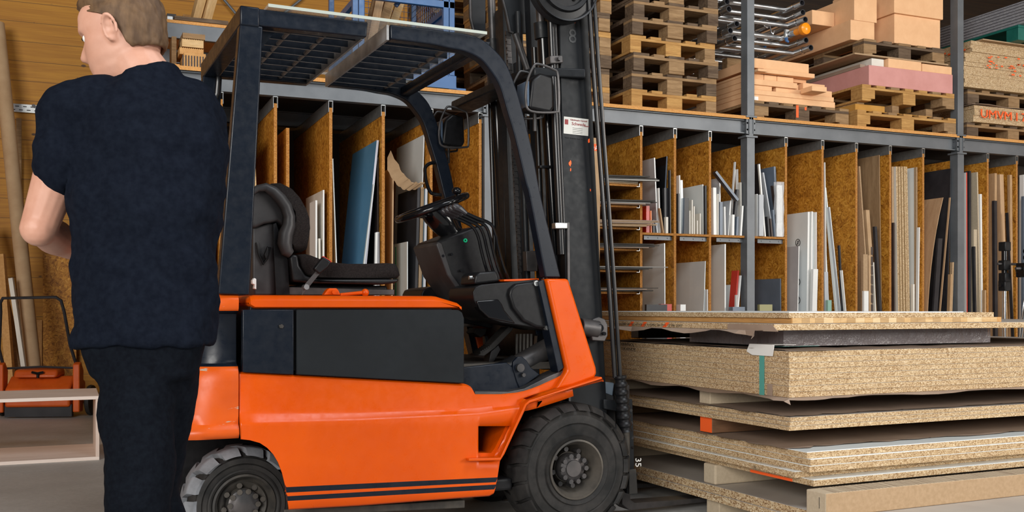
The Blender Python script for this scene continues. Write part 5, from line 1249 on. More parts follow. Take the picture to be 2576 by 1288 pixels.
MB().tube([(cw-.04, cd*.10, 1.15), (.3, cd*.10, .62)], .018, 8).build('brace', m_bluep, cage)
b = MB()
for k in range(20): y = .04+k*(cd-.08)/19; b.box(cw-.03, cw-.027, y-.0015, y+.0015, .65, 1.45)
for k in range(17): z = .66+k*.048; b.box(cw-.03, cw-.027, .04, cd-.04, z-.0015, z+.0015)
b.build('side_mesh', m_bluep, cage, smooth=False)
b = MB()
for k in range(14): x = .35*cw+.04+k*(cw*.6)/13; b.box(x-.0015, x+.0015, cd-.02, cd-.017, .66, 1.3)
for k in range(14): z = .66+k*.048; b.box(.38*cw, cw-.04, cd-.02, cd-.017, z-.0015, z+.0015)
b.build('rear_mesh', m_bluep, cage, smooth=False)
boxo('lower_panel', .02, cw-.02, cd-.03, cd-.02, .1, .62, m_bluep, cage); boxo('lower_panel', cw-.02, cw-.012, .02, cd-.02, .1, .62, m_bluep, cage)
random.seed(9)
for k, (px, tilt, yy) in enumerate([(940, 7, .24), (950, 10, .31), (968, 9, .38), (985, 12, .45), (1003, 9, .52), (1020, 11, .59), (1030, 8, .66)]):
    x = c0+.46+.04*(k % 4); z0_ = ZD+.13; Lg = 1.05+.05*(k % 3); tilt *= 1.6
    o = MB().box(-.03, .03, -.02, .02, 0, Lg).build('wood_offcut', [m_beech, m_pallet3, m_pine][k % 3] if k != 3 else m_pine, None, smooth=False, loc=(x-.35, d0+yy, z0_+.03)); o.rotation_euler = (0, R(tilt), 0)
    tag(o, f'leaning wood offcut in the blue cage, {ords[k] if k else "first"} from the left', 'wood offcut')
# --- small upper shelf at the left with offcuts, grooved samples on the deck
xs0, xs1 = posts[0]+.07, XW(590, YR+.45)
zsb = ZW(480, 62, YR+.45)
e = empty('shelf_board', (xs0, YR+.45, zsb), 0, 'small grey framed shelf with a wooden board above the left end of the deck', 'shelf')
boxo('board', 0, xs1-xs0, 0, .8, -.0, .022, m_deck, e); boxo('front_rail', 0, xs1-xs0, 0, .04, -.105, 0, m_rack, e, .003); boxo('rear_rail', 0, xs1-xs0, .76, .8, -.105, 0, m_rack, e, .003)
boxo('shelf_leg', xs1-xs0-.05, xs1-xs0, .74, .8, ZD-zsb, -.105, m_rack, e, .003); boxo('shelf_leg', 0, .05, .74, .8, ZD-zsb, -.105, m_rack, e, .003)
zt_ = zsb+.023
P = lambda px, py, Y: W(px, py, Y)
def stick(a, c, w_, t_, m, label, name='wood_offcut'):
    a = Vector(a); c = Vector(c); L = (c-a).length; o = MB().box(0, L, -w_/2, w_/2, 0, t_).build(name, m, None, smooth=False, bevel=.002, loc=a)
    o.rotation_euler = (c-a).to_track_quat('X', 'Z').to_euler(); return tag(o, label, 'wood offcut')
Ya = YR+.5
stick((XW(437, Ya), Ya, zt_), (XW(572, Ya), Ya, zt_+.0), .12, .028, m_pallet, 'dark weathered plank lying along the front of the small upper shelf')
stick((XW(495, Ya), Ya+.25, zt_), (XW(520, Ya), Ya+.05, zt_+.30), .06, .05, m_pine, 'bright pine offcut leaning left of its pair on the upper shelf')
stick((XW(522, Ya), Ya+.25, zt_), (XW(547, Ya), Ya+.07, zt_+.28), .06, .045, m_pine, 'bright pine offcut leaning right of its pair on the upper shelf')
o = boxo('wood_offcut', XW(548, Ya), XW(582, Ya), Ya+.1, Ya+.25, zt_+.0, zt_+.055, m_pine, None, .002); tag(o, 'pine block at the right end of the upper shelf', 'wood offcut')
o = boxo('wood_offcut', XW(545, Ya)-.2, XW(548, Ya), Ya+.36, Ya+.5, zt_+.0, zt_+.16, m_piney, None, .002); tag(o, 'brown wood block behind the leaning pine offcuts', 'wood offcut')
o = boxo('metal_offcut', XW(422, Ya), XW(436, Ya), Ya+.05, Ya+.2, zt_, zt_+.05, m_galv, None, .002); tag(o, 'small grey metal box section on the upper shelf end', 'metal')
o = boxo('metal_offcut', XW(426, Ya), XW(450, Ya), Ya+.24, Ya+.4, zt_, zt_+.12, m_dark, None, .002); tag(o, 'small dark block behind the metal box section', 'block')
def grooved(px0, px1, yb, yt, Y, label, m, tilt):
    x0, x1 = XW(px0, Y), XW(px1, Y); w_ = x1-x0; h = ZW(px0, yt, Y)-ZW(px0, yb, Y); n = 12
    pts = [(0, 0), (w_, 0)]+[(w_-w_*(k+.5*j)/n, h-(.006 if j else 0)) for k in range(n) for j in (0, 1)]+[(0, h)]
    o = MB().prism(pts, 0, .35).build('grooved_profile', m, None, smooth=False, loc=(x0, Y, ZW(px0, yb, Y))); o.rotation_euler = (R(tilt), 0, 0); return tag(o, label, 'wood profile')
Yg = YR+.1
o = boxo('grooved_stack_block', XW(462, Yg), XW(518, Yg), Yg, Yg+.3, ZD, ZD+.115, m_piney, None, .003); tag(o, 'lowest orange brown grooved wood sample on the left end of the deck', 'wood profile')
b = MB()
for k in range(9):
    x = -.08+k*.0185; b.box(x, x+.008, -.152, -.1495, .0, .095, M=Matrix.Shear('XZ', 4, (.12, 0)) if False else None)
b.build('grooves', m_darkbrown, o, smooth=False)
grooved(452, 512, 135.5, 118, Yg+.04, 'second grooved wood sample from below', m_piney, 4); grooved(458, 512, 116.5, 96, Yg+.06, 'third grooved wood sample from below, pale', m_pine, 3); grooved(460, 516, 95, 81, Yg+.08, 'topmost grooved wood sample, brown', m_pallet3, 4)
o = boxo('wood_offcut', XW(430, Yg), XW(452, Yg), Yg, Yg+.15, ZD, ZD+.03, m_deck, None); tag(o, 'small flat block left of the grooved samples', 'wood offcut')
o = boxo('wood_offcut', XW(432, Yg+.2), XW(444, Yg+.2), Yg+.2, Yg+.4, ZD, ZW(440, 92, Yg+.2), m_pallet3, None); tag(o, 'upright brown block behind the grooved samples', 'wood offcut')
# ---------------------------------------------------------------- board stack in the foreground
ST = Frame(1985, 4.25, R(2.2))
BD_, BW = 1.66, 2.75
def stobj(b, name, m, label, cat, smooth=False, bevel=0, origin=None, **k):
    """mesh given in stack coordinates becomes a top-level object standing at the stack"""
    if origin is None:
        xs_ = [v[0] for v in b.v]; ys_ = [v[1] for v in b.v]; zs_ = [v[2] for v in b.v]; origin = ((min(xs_)+max(xs_))/2, (min(ys_)+max(ys_))/2, min(zs_))
    b.v = [(v[0]-origin[0], v[1]-origin[1], v[2]-origin[2]) for v in b.v]
    o = b.build(name, m, None, smooth=smooth, bevel=bevel, **k)
    o.location = (ST.o.x+ST.c*origin[0]-ST.s*origin[1], ST.o.y+ST.s*origin[0]+ST.c*origin[1], origin[2]); o.rotation_euler = (0, 0, ST.a)
    o['ox'] = 0; del o['ox']; o_org[o.name] = origin
    return tag(o, label, cat)
o_org = {}
m_greyskin = M('grey_decor_surface', (.40, .37, .33), (.34, .31, .28), 4, .45); m_palef = M('pale_stone_decor', (.50, .46, .41), (.44, .40, .36), 3, .5)
def panelb(x0, y0, z0, z1, label, w=BW, d=BD_, core=None, skin=None, sk=.0014, name='chipboard_panel'):
    b = MB().box(x0, x0+w, y0, y0+d, z0+.0002, z1-sk, 0).box(x0-.0004, x0+w+.0004, y0-.0004, y0+d+.0004, z1-sk, z1-.0003, 1)
    return stobj(b, name, [core or m_chip, skin or m_greyskin], label, 'chipboard')
def kraft(x0, y0, x1, y1, z, label, droop=(0, 0), amp=.004, seed=1, jag=.012, sag=.0):
    random.seed(seed); nx, ny = 26, 20; rows = []
    jx = [random.uniform(-1, 1)*jag for _ in range(ny+1)]; jy = [random.uniform(-1, 1)*jag for _ in range(nx+1)]
    b = MB(); vs = []; fs = []
    for t in (0, 1):
        for j in range(ny+1):
            fy = (j/ny)**1.6
            for i in range(nx+1):
                fx = (i/nx)**1.6
                x = x0+(x1-x0)*fx+(jx[j] if i == 0 else 0); y = y0+(y1-y0)*fy+(jy[i] if j == 0 else 0)
                zz_ = z+abs(amp*math.sin(x*11+seed)*math.cos(y*9+seed))*(1 if droop == (0, 0) else 0)
                if i == 0: zz_ -= droop[0]*(.5+.5*math.sin(y*13+seed*2)); 
                if j == 0: zz_ -= droop[1]*(.5+.5*math.sin(x*9+seed))
                if i == 0 and j == 0: zz_ -= max(droop)*.6
                vs.append((x, y, zz_+.0009*t))
    N = (nx+1)*(ny+1)
    for j in range(ny):
        for i in range(nx):
            a = j*(nx+1)+i; fs.append((a, a+nx+1, a+nx+2, a+1)); fs.append((a+N, a+1+N, a+nx+2+N, a+nx+1+N))
    b.add(vs, fs); return stobj(b, 'kraft_sheet', m_kraft, label, 'paper', smooth=True, weld=False)
def bearer(x0, w, y0, y1, z0, z1, m, label, bevel=.003): return stobj(MB().box(x0, x0+w, y0, y1, z0, z1), 'bearer', m, label, 'bearer', bevel=bevel)
# floor bearers and the two lowest boards
for k, (a, c) in enumerate(((.55, .65), (1.45, 1.55))):
    bearer(.05, 2.2, a, c, .0, .073, m_mdfl, ['front', 'rear'][k]+' pale bearer on the floor under the lowest boards')
bearer(.05, 2.2, -.5, -.4, .0, .073, m_mdfl, 'nearest pale bearer on the floor under the lowest boards')
panelb(.012, -.75, .074, .1085, 'lowest chipboard of the whole stack', d=2.4, core=chipboard('coarse_chipboard', (.52, .39, .24), (.26, .16, .085), (.70, .59, .43), 130), skin=m_palef)
panelb(.02, -.75, .109, .145, 'second lowest chipboard, its stone coloured top showing in front', d=2.4, core=bpy.data.materials['coarse_chipboard'], skin=m_palef)
# front MDF beam and inner bearers at that level
q0 = ST.at(2078, 1242, -.24); xq = q0.x
b = MB().box(xq, xq+2.3, -.24, -.125, .1455, q0.z)
o = stobj(b, 'bearer', [m_mdf, m_mdfl], 'thick brown MDF block with striped top edge along the front of the stack', 'block', bevel=.004)
for p in o.data.polygons:
    if p.normal.x < -.5 or p.normal.z > .5: p.material_index = 1  # end and top painted paler, as the light falls on them
b = MB(); random.seed(8)
for k in range(120):
    x = -1.1+k*.018+random.uniform(-.004, .004); wd = random.uniform(.003, .009); b.add([(x, -.056, q0.z-.1455+.0004), (x+wd, -.056, q0.z-.1455+.0004), (x+wd+.016, .056, q0.z-.1455+.0004), (x+.016, .056, q0.z-.1455+.0004)], [(0, 1, 2, 3)])
b.build('end_grain_stripes', M('brown_end_grain', (.26, .18, .12), (.40, .31, .22), 9, .8), o, smooth=False, weld=False)
b = MB().box(-1.1505, -1.15, -.02, -.017, .03, .075); b.build('printed_code', m_ink, o, smooth=False)
bearer(.03, 2.2, .555, .65, .1457, .241, m_mdfl, 'pale bearer block with a rounded corner between the two lower packs', bevel=.008)
bearer(.04, 2.2, 1.5, 1.6, .1457, .241, m_mdfl, 'pale bearer block hidden deep between the two lower packs')
# pack three: white faced boards
panelb(.048, -.095, .242, .270, 'white faced chipboard with an orange painted rear edge, bottom of the third pack', skin=m_whiteb, sk=.003, w=2.5)
b = MB().box(-1.2525, -1.2502, -.70, -.42, .0, .012); b.build('orange_paint', m_mark, COL.objects[-1], smooth=False)
z = .270
specs = [(-.0, -.02, .281-.270+.012), ]
zs_ = [.2705, .296, .3215, .347, .372-.0, .384]
labels = ['second', 'third', 'fourth', 'fifth']
offs = [(.005, -.03), (.035, -.085), (.038, -.088), (.030, -.075)]
zs_ = [.2705, .2925, .3235, .3545, .384]
zs_ = [.2705, .2990, .3275, .3560, .3840]
for k in range(4):
    panelb(offs[k][0], offs[k][1], zs_[k], zs_[k+1], f'white faced chipboard in the third pack, {labels[k]} from below', core=m_chipd, skin=m_whiteb, sk=.0035, w=2.5+.0*k)
kraft(.0, .02, 2.3, 1.6, .3855, 'brown kraft sheet covering the white faced boards', seed=3, jag=.02, amp=.0025)
bearer(.02, 2.2, .565, .66, .3900, .464, M('dark_timber', (.20, .10, .05), (.13, .065, .03), 9, .7, stretch=(1, 8, 8)), 'dark timber bearer with a bright orange painted end')
b = MB().box(-1.1012, -1.1002, -.046, .046, .002, .072); b.build('orange_end_paint', m_mark, COL.objects[-1], smooth=False)
bearer(.02, 2.2, 1.5, 1.6, .3900, .464, m_pallet3, 'dark timber bearer deep inside above the kraft covered pack')
# pack two: three thin boards
for k in range(3): panelb(.004*k-.002, -.002, .465+k*.019, .465+(k+1)*.019, f'thin chipboard in the second pack, {["lowest", "middle", "topmost"][k]} of three')
kraft(-.02, .02, 2.4, 1.6, .5232, 'brown kraft sheet on the three thin chipboards', seed=5, jag=.018, amp=.003)
bearer(.015, 2.2, .575, .66, .527, .6015, m_mdfl, 'pale MDF bearer under the thick main pack'); bearer(.015, 2.2, 1.5, 1.6, .527, .6015, m_mdfl, 'pale MDF bearer deep under the thick main pack')
kraft(-.03, -.035, 2.5, 1.6, .6022, 'torn kraft sheet hanging out under the thick main pack', droop=(.012, .008), seed=7, jag=.02)
# main pack
zm = [.604+k*(.196/8) for k in range(9)]
nm = ['lowest', 'second', 'third', 'fourth', 'fifth', 'sixth', 'seventh', 'topmost']
random.seed(2)
for k in range(8): panelb(random.uniform(-.003, .003), random.uniform(-.003, .003), zm[k], zm[k+1], f'thick chipboard in the main pack, {nm[k]} one'+(' from below' if 0 < k < 7 else ''), sk=.0012)
main_top = COL.objects[-1]; main_sev = COL.objects[-2]
kraft(-.005, .0, 2.4, 1.6, .8005, 'brown kraft sheet lying over the main pack', seed=11, jag=.016, amp=.005, droop=(0, 0))
for mt_, s in ((main_top, 'ORKDIBAINOL'), (main_sev, 'DE OF UKAINOE')):
    text(s, .022, m_ink, mt_, (-1.3765, .50, .004), (R(90), 0, R(-90)), depth=.0003, sx=1.5)
# strap with its card protector
ys = ST.atx(1917, 940, -.004).y
b = MB().box(-.0062, -.0045, ys-.016, ys+.016, .60, .812).box(-.0062, .3, ys-.016, ys+.016, .812, .8135); stobj(b, 'strap', m_teal, 'teal packing strap running down the left side of the main pack', 'strap')
y0_, y1_ = ST.atx(1943, 880, -.01).y, ST.atx(1878, 880, -.01).y
b = MB().prism([(y0_, .775), (y1_-.04, .775), (y1_, .79), (y1_-.02, .8225), (y0_-.01, .8225), (y0_-.006, .80)], -.0105, -.0075, ax='x').box(-.0105, .12, y0_, y1_-.02, .8225, .8240); stobj(b, 'edge_protector', m_white, 'white card edge protector under the teal strap', 'card')
b = MB().box(-.0052, -.0042, ys-.07, ys-.035, .604, .655); stobj(b, 'kraft_scrap', m_kraft, 'small kraft paper scrap beside the lower end of the strap', 'paper')
# wrapped dark block
xw0, xw1 = ST.at(1972, 850, .16).x, ST.at(2486, 850, .16).x
b = MB().box(xw0, xw1, .16, .86, .812, .882); o = stobj(b, 'wrapped_package', m_darkbrown, 'flat dark brown package in clear plastic wrap under the top boards', 'package', bevel=.004)
W_ = (xw1-xw0)/2
b = MB(); rings = []
for k in range(20):
    x = -W_-.006+(2*W_+.012)*k/19; e_ = .004+.003*math.sin(k*2.1); rings.append([(x, -.35-e_, .0+.001), (x, -.35-e_*1.3, .035), (x, -.35-e_, .0725), (x, .35+e_, .0725), (x, .35+e_, .001)])
b.loft(rings).build('plastic_wrap', m_filmd, o)
# small bearers carrying the top boards at the far side
bearer(.2, 1.1, 1.5, 1.58, .812, .886, m_darkbrown, 'dark spacer deep under the top boards')
# top boards
xt = ST.at(1943, 800, -.0).x
b = MB().box(xt, xt+2.6, -.01, 1.65, .8885, .914, 0).box(xt, xt+2.6, -.0102, 1.6502, .9141, .9155, 1)
o = stobj(b, 'chipboard_panel', [m_chip, m_greyskin], 'thin chipboard sticking out furthest among the top boards, printed on its left edge', 'chipboard')
hx = -1.3; o2 = o
text('B KRAVOSIM 160 MEC 60 X18.000 X1029N1 260 0595 127.586 25007', .016, m_ink, o, (hx-.0006, .15, .004), (R(90), 0, R(-90)), sx=1.35, depth=.0003)
for yy in (.62, .50, .30): MB().add([(hx-.0008, yy-.33, .0), (hx-.0008, yy-.30, .0), (hx-.0008, yy-.33, .024), (hx-.0008, yy-.36, .024)], [(0, 1, 2, 3)]).build('orange_mark', m_mark, o, smooth=False, weld=False)
kraft(xt-.06, .04, 1.8, 1.6, .8862, 'torn cardboard sheet hanging out under the thin printed chipboard', droop=(.022, .0), seed=13, jag=.02)
pc_ = MB().prism([(-.04, .884), (.30, .884), (.30, .912), (-.0, .913)], xt-.004, xt-.002, ax='x'); stobj(pc_, 'cardboard_flap', m_kraft, 'brown cardboard flap folded over the left corner of the printed chipboard', 'cardboard')
b = MB().box(.015, ST.at(2519, 800, 0).x, -.0, 1.6, .9165, .9395); o = stobj(b, 'glued_wood_panel', [m_pine], 'orange toned glued pine panel, second from the top of the stack', 'wood panel'); o.data.materials[0] = m_piney
b = MB(); random.seed(6); L_ = ST.at(2519, 800, 0).x-.015; x = -L_/2+.003
mm_ = [m_pine, wood('pine_block_dark', (.55, .36, .18), (.45, .27, .11), 'x'), wood('pine_block_light', (.80, .62, .38), (.68, .47, .24), 'x')]
while x < L_/2-.05:
    w_ = random.uniform(.03, .055); b.box(x, x+w_-.001, -.8012, -.8, .0005, .0225, random.randint(0, 2)); x += w_
b.build('end_grain_blocks', mm_, o, smooth=False)
b = MB().box(0, ST.at(2500, 790, 0).x, -.0, 1.6, .940, .9615, 0).box(-.0003, ST.at(2500, 790, 0).x-.2, -.0003, 1.6, .9616, .966, 1).box(ST.at(2500, 790, 0).x-.2, ST.at(2500, 790, 0).x, 0, 1.6, .9616, .9622, 0)
o = stobj(b, 'chipboard_panel', [m_chip, m_whiteb], 'topmost chipboard with a bright white surface', 'chipboard')
# ---------------------------------------------------------------- left corner of the hall
def g(px, py, z=0): return G(px, py, z)
# white-washed open frame lying on the floor
fr = g(250, 1157); ANG = R(1.0)
e = empty('open_box_frame', (fr.x, fr.y, 0), ANG, 'whitewashed wooden open box frame lying on its side on the floor', 'frame')
hh = .98-(995-776)*(G(250, 1157, 0)-Vector((0, 0, H))).length/1e9
dist = H*F/(1157-776); hh = H-(996-776)*dist/F
DP = .70; LN = 1.6; tk = .022
boxo('bottom_board', -LN, 0, 0, DP, 0, tk, m_whiteframe, e, .002); boxo('top_board', -LN, 0, 0, DP, hh-tk, hh, m_whiteframe, e, .002)
boxo('end_board', -tk, 0, .001, DP-.001, tk, hh-tk, wood('whitewashed_upright', (.80, .66, .56), (.66, .50, .42), 'z', 10, .45, .12), e, .002)
boxo('end_board', -LN, -LN+tk, .001, DP-.001, tk, hh-tk, m_whiteframe, e, .002)
# lawn sweeper
sp = g(95, 1052); sw_ = .66
e = empty('push_sweeper', (sp.x, sp.y, 0), R(-18), 'orange push sweeper with a tall black tubular handle by the wall', 'sweeper')
m_so = worn_paint('sweeper_orange', (.62, .10, .006), (.5, .07, .005), (.3, .2, .1), .8, .5)
MB().prism([(-.02, .10), (.30, .08), (.42, .14), (.42, .30), (.30, .36), (.12, .37), (-.02, .26)], -sw_/2+.05, sw_/2-.05, ax='x').build('hopper', m_so, e, bevel=.02, seg=3)
MB().prism([(.0, .36), (.24, .36), (.22, .44), (.04, .43)], -.22, .16, ax='x').build('lid', m_so, e, bevel=.025, seg=3)
for s in (-1, 1):
    MB().prism([(.0, .05), (.10, .05), (.12, .42), (.06, .50), (-.0, .48)], s*sw_/2-.03, s*sw_/2+.03, ax='x').build('side_cheek', m_so, e, bevel=.01)
    b = MB().lathe([(.03, -.025), (.10, -.025), (.135, -.018), (.14, 0), (.135, .018), (.10, .025), (.03, .025)], (s*(sw_/2+.06), .22, .14), axis=(1, 0, 0), n=28); b.build('wheel', m_rubber, e)
MB().box(-sw_/2+.04, sw_/2-.04, .01, .06, .01, .12).build('brush_strip', m_dark, e, smooth=False)
MB().tube([(-sw_/2+.02, .10, .44), (0, .08, .455), (sw_/2-.02, .10, .44)], .010, 8).build('cross_tube', m_dark, e)
hw = .33
MB().tube([(-hw, .10, .44), (-hw+.01, -.03, .62), (-hw+.06, -.12, .95), (-hw+.065, -.14, 1.03), (-hw+.09, -.15, 1.07), (hw-.12, -.15, 1.08), (hw-.08, -.14, 1.05), (hw-.06, -.12, .95), (hw-.05, 0, .65), (hw-.02, .10, .44)], .014, 10).build('handle', m_dark, e)
b = MB().tube([(-.05, .0, .41), (0, -.01, .40), (.05, .0, .41)], .012, 8); b.cyl((0, 0, .36), (0, -.0, .41), .012); b.build('lid_knob', m_gloss, e)
# leaning tubes and boards
YW = 11.4
def lean(name, pa, pb, Ya_, Yb_, w_, m, label, cat, kind='box', t=.02):
    a = W(pa[0], pa[1], Ya_); c = W(pb[0], pb[1], Yb_)
    d = (c-a).normalized(); a = a-d*(a.z/d.z) if d.z else a
    a.z += .02
    L = (c-a).length
    b = MB()
    if kind == 'tube': b.cyl((0, 0, 0), (0, 0, L), w_, n=24)
    else: b.box(-w_/2, w_/2, -t/2, t/2, 0, L)
    o = b.build(name, m, None, smooth=kind == 'tube', loc=a); 
    X = Vector((ca, -sa, 0)); X = (X-d*X.dot(d)).normalized(); Yv = d.cross(X)
    o.rotation_euler = Matrix((X, Yv, d)).transposed().to_euler(); return tag(o, label, cat)
tb = lean('cardboard_tube', (86, 945), (-8, 60), 10.62, 11.2, .068, m_card, 'tall thick cardboard tube with paper labels leaning in the left corner', 'tube', 'tube')
for z_, h_, m_ in ((3.0, .17, m_offwhite), (2.42, .33, m_offwhite), (2.78, .12, m_mark)):
    MB().lathe([(.0632, z_), (.0632, z_+h_)], (0, 0, 0), axis=(0, 0, 1), n=12, a0=R(-100), a1=R(-20)).build('paper_label', m_, tb) if False else MB().loft([[( .0633*math.sin(R(t_)), -.0633*math.cos(R(t_)), z_) for t_ in range(-10, 61, 10)], [(.0633*math.sin(R(t_)), -.0633*math.cos(R(t_)), z_+h_) for t_ in range(-10, 61, 10)]], closed=False, cap=False).build('paper_label', m_, tb)
lean('white_batten', (62, 945), (27, 700), 10.5, 10.6, .04, m_offwhite, 'slim white batten leaning in front of the cardboard tube', 'batten', t=.03)
lean('leaning_timber', (45, 945), (-40, 560), 10.85, 11.0, .11, m_pallet3, 'dark timber beam leaning at the far left edge', 'timber', t=.08)
lean('leaning_timber', (22, 900), (2, 640), 10.7, 10.8, .07, m_piney, 'brown timber leaning behind the dark beam at the left edge', 'timber', t=.05)
a = W(108, 640, 11.3); c = W(192, 640, 11.3)
o = boxo('osb_panel', a.x, c.x, 11.28, 11.30, 0, a.z, m_osb2 if 'm_osb2' in globals() else osb('osb_front', 'Y'), None); tag(o, 'dim upright chipboard panel standing against the plank wall behind the sweeper', 'board')
a = W(80, 805, 11.35); c = W(106, 805, 11.35); o = boxo('wooden_board', a.x, c.x, 11.33, 11.36, 0, a.z, m_piney, None); tag(o, 'short brown board beside the chipboard panel at the plank wall', 'board')
a = W(41, 297, 11.36); c = W(54, 297, 11.36); struct('trim_1', a.x, c.x, 11.35, 11.4, .0, a.z, m_pallet3)
a = W(-60, 283, 11.3); c = W(420, 283, 11.3); zr = W(100, 283, 11.3).z; zr2 = W(100, 262, 11.3).z
e = empty('perforated_rail', (a.x, 11.36, zr), 0, 'galvanised perforated mounting rail screwed across the plank wall', 'rail')
boxo('channel', 0, c.x-a.x, 0, .035, 0, zr2-zr, m_galv, e, .002)
b = MB(); n = 40
for k in range(n):
    for j in (0, 1):
        x = .03+k*.07+.035*j; b.box(x, x+.035, -.001, 0, .02+.035*j, .029+.035*j)
b.build('slots', m_dark, e, smooth=False)
bb = W(84, 268, 11.3); MB().cyl((bb.x-a.x, -.03, .07), (bb.x-a.x, 0, .07), .018, n=6).build('rail_bolt', m_metalp, e)
a = W(560, -5, 11.35); c = W(602, 45, 11.35); b = MB().cyl((0, 0, 0), c-a, .014); tag(b.build('trim_2', m_rack, None, loc=a), kind='structure')
a = W(780, -20, 11.35); c = W(700, 45, 11.35); b = MB().cyl((0, 0, 0), c-a, .014); tag(b.build('trim_3', m_rack, None, loc=a), kind='structure')
# light stand and tripod at the right
sB = ray(2527, 0)*7.75; e = empty('light_stand', (sB.x, sB.y, 0), 0, 'chrome light stand pole with black clamps behind the stack at the right', 'light stand')
zf_ = lambda y: H+(CY-y)*7.75/F
MB().cyl((0, 0, .12), (0, 0, zf_(612)), .017, n=16).build('pole', m_chrome, e)
b = MB().cyl((0, 0, zf_(690)), (0, 0, zf_(625)), .022, n=16); b.build('upper_collar', m_gloss, e)
for y in (612, 690): MB().box(-.032, .03, -.035, .03, zf_(y)-.06, zf_(y)+.01).build('clamp', m_plastic, e, bevel=.006)
MB().box(-.03, .035, -.03, .035, zf_(732), zf_(705)).build('clamp', m_plastic, e, bevel=.006)
MB().cyl((-.075, 0, zf_(664)), (.13, 0, zf_(664)), .01, n=12).build('grip_arm', m_metalp, e)
MB().box(-.035, .03, -.03, .03, zf_(680), zf_(655)).build('grip_head', m_plastic, e, bevel=.006)
MB().cyl((-.05, 0, zf_(718)), (-.03, 0, zf_(718)), .016, .01, 8).build('clamp_knob', m_gloss, e)
for k in range(3):
    a = 2*math.pi*k/3+.4; MB().tube([(0, 0, .35), (.33*math.cos(a), .33*math.sin(a), .015)], .011, 10).build('leg', m_chrome, e)
sT = ray(2586, 0)*7.7; e = empty('camera_tripod', (sT.x, sT.y, 0), 0, 'camera tripod with black head and chrome legs at the right frame edge', 'tripod')
zg_ = lambda y: H+(CY-y)*7.7/F
X_ = Vector((ca, -sa, 0)); 
MB().cyl((0, 0, zg_(702)), (0, 0, zg_(610)), .012, n=12).build('centre_column', m_chrome, e)
b = MB(); b.box(-.085, .06, -.04, .04, zg_(698), zg_(662)).cyl((-.05, -.05, zg_(680)), (-.05, .05, zg_(680)), .03, n=16); b.build('tripod_head', m_gloss, e, bevel=.008)
for y in (632, 648): MB().cyl((-.03, 0, zg_(y)), (.03, 0, zg_(y)), .02, n=12).build('column_lock', m_gloss, e)
MB().cyl((-.13, 0, zg_(676)), (-.08, 0, zg_(676)), .010, .016, 12).build('lock_knob', m_metalp, e)
for k, an in enumerate((200, 262, 20)):
    a = R(an); MB().tube([(0, 0, zg_(700)), (.36*math.cos(a), .36*math.sin(a), .01)], .012, 10).build('leg', [m_chrome, m_dark, m_chrome][k], e)
sG = ray(2590, 0)*8.3; e = boxo('green_strip', sG.x-.025, sG.x+.03, sG.y, sG.y+.03, 0, 1.14, m_green, None, .004); tag(e, 'bright green upright strip at the right frame edge behind the tripod', 'strip')
# ---------------------------------------------------------------- the person walking past
PS = 2.42
po = ray(1288, 0); cf = Vector((sa, ca, 0)); cr = Vector((ca, -sa, 0))
def pp(px, py, d=PS):        # local: x right, y away, z up, origin under the pelvis
    return Vector(((px-CX)/F*d+PX0, d-PS, H+(CY-py)*d/F))
PX0 = (CX-375)/F*PS
org = cf*PS-cr*PX0
person = empty('person', (org.x, org.y, 0), -YAW, 'person in navy T-shirt and black trousers seen from behind, walking left past the forklift', 'person')
def ring(c, rx, ry, yaw=0, n=20, tilt=Vector((0, 0, 1)), p=2.3):
    out = []
    t = tilt.normalized(); u = Vector((math.cos(yaw), math.sin(yaw), 0)); u = (u-t*u.dot(t)).normalized(); v = t.cross(u)
    for k in range(n):
        a = 2*math.pi*k/n; cx_, sx_ = math.cos(a), math.sin(a); e_ = 2/p
        out.append(tuple(c+u*(rx*math.copysign(abs(cx_)**e_, cx_))+v*(ry*math.copysign(abs(sx_)**e_, sx_))))
    return out
def limb(b, pts, rs, n=16):
    b.tube(pts, rs, n)
    for p_, r_ in zip(pts, rs): b.sphere(p_, r_*.99, 8)
def remesh(b, name, m, parent, vox=.007, it=6, disp=0, dscale=.12):
    o = b.build(name, m, parent, weld=False)
    r = o.modifiers.new('r', 'REMESH'); r.mode = 'VOXEL'; r.voxel_size = vox; r.use_smooth_shade = True
    s = o.modifiers.new('s', 'SMOOTH'); s.factor = .6; s.iterations = it
    if disp:
        t = bpy.data.textures.new(name+'_folds', 'CLOUDS'); t.noise_scale = dscale; t.noise_depth = 2
        d = o.modifiers.new('d', 'DISPLACE'); d.texture = t; d.strength = disp; d.texture_coords = 'LOCAL'; d.mid_level = .5
    return o
by = R(14)
hipL, hipR = pp(345, 905, PS-.03), pp(412, 905, PS+.03)
kneeL, kneeR = pp(346, 1270, PS-.10), pp(376, 1255, PS+.10)
ankL, ankR = Vector((kneeL.x+.02, -.02, .09)), Vector((kneeR.x+.10, .16, .11))
def footpts(a, dirx=-1): return [a+Vector((.05, 0, -.045)), a+Vector((-.03, 0, -.04)), a+Vector((-.12, -.0, -.055)), a+Vector((-.17, 0, -.06))]
shL, shR = pp(192, 292, PS-.04), pp(488, 300, PS+.07)
elL = pp(98, 575, PS-.06); wrL = pp(200, 630, PS+.20); elR = pp(490, 590, PS+.26); wrR = pp(380, 640, PS+.40)
neckB = pp(372, 205, PS+.02); headC = pp(306, 98, PS+.03)
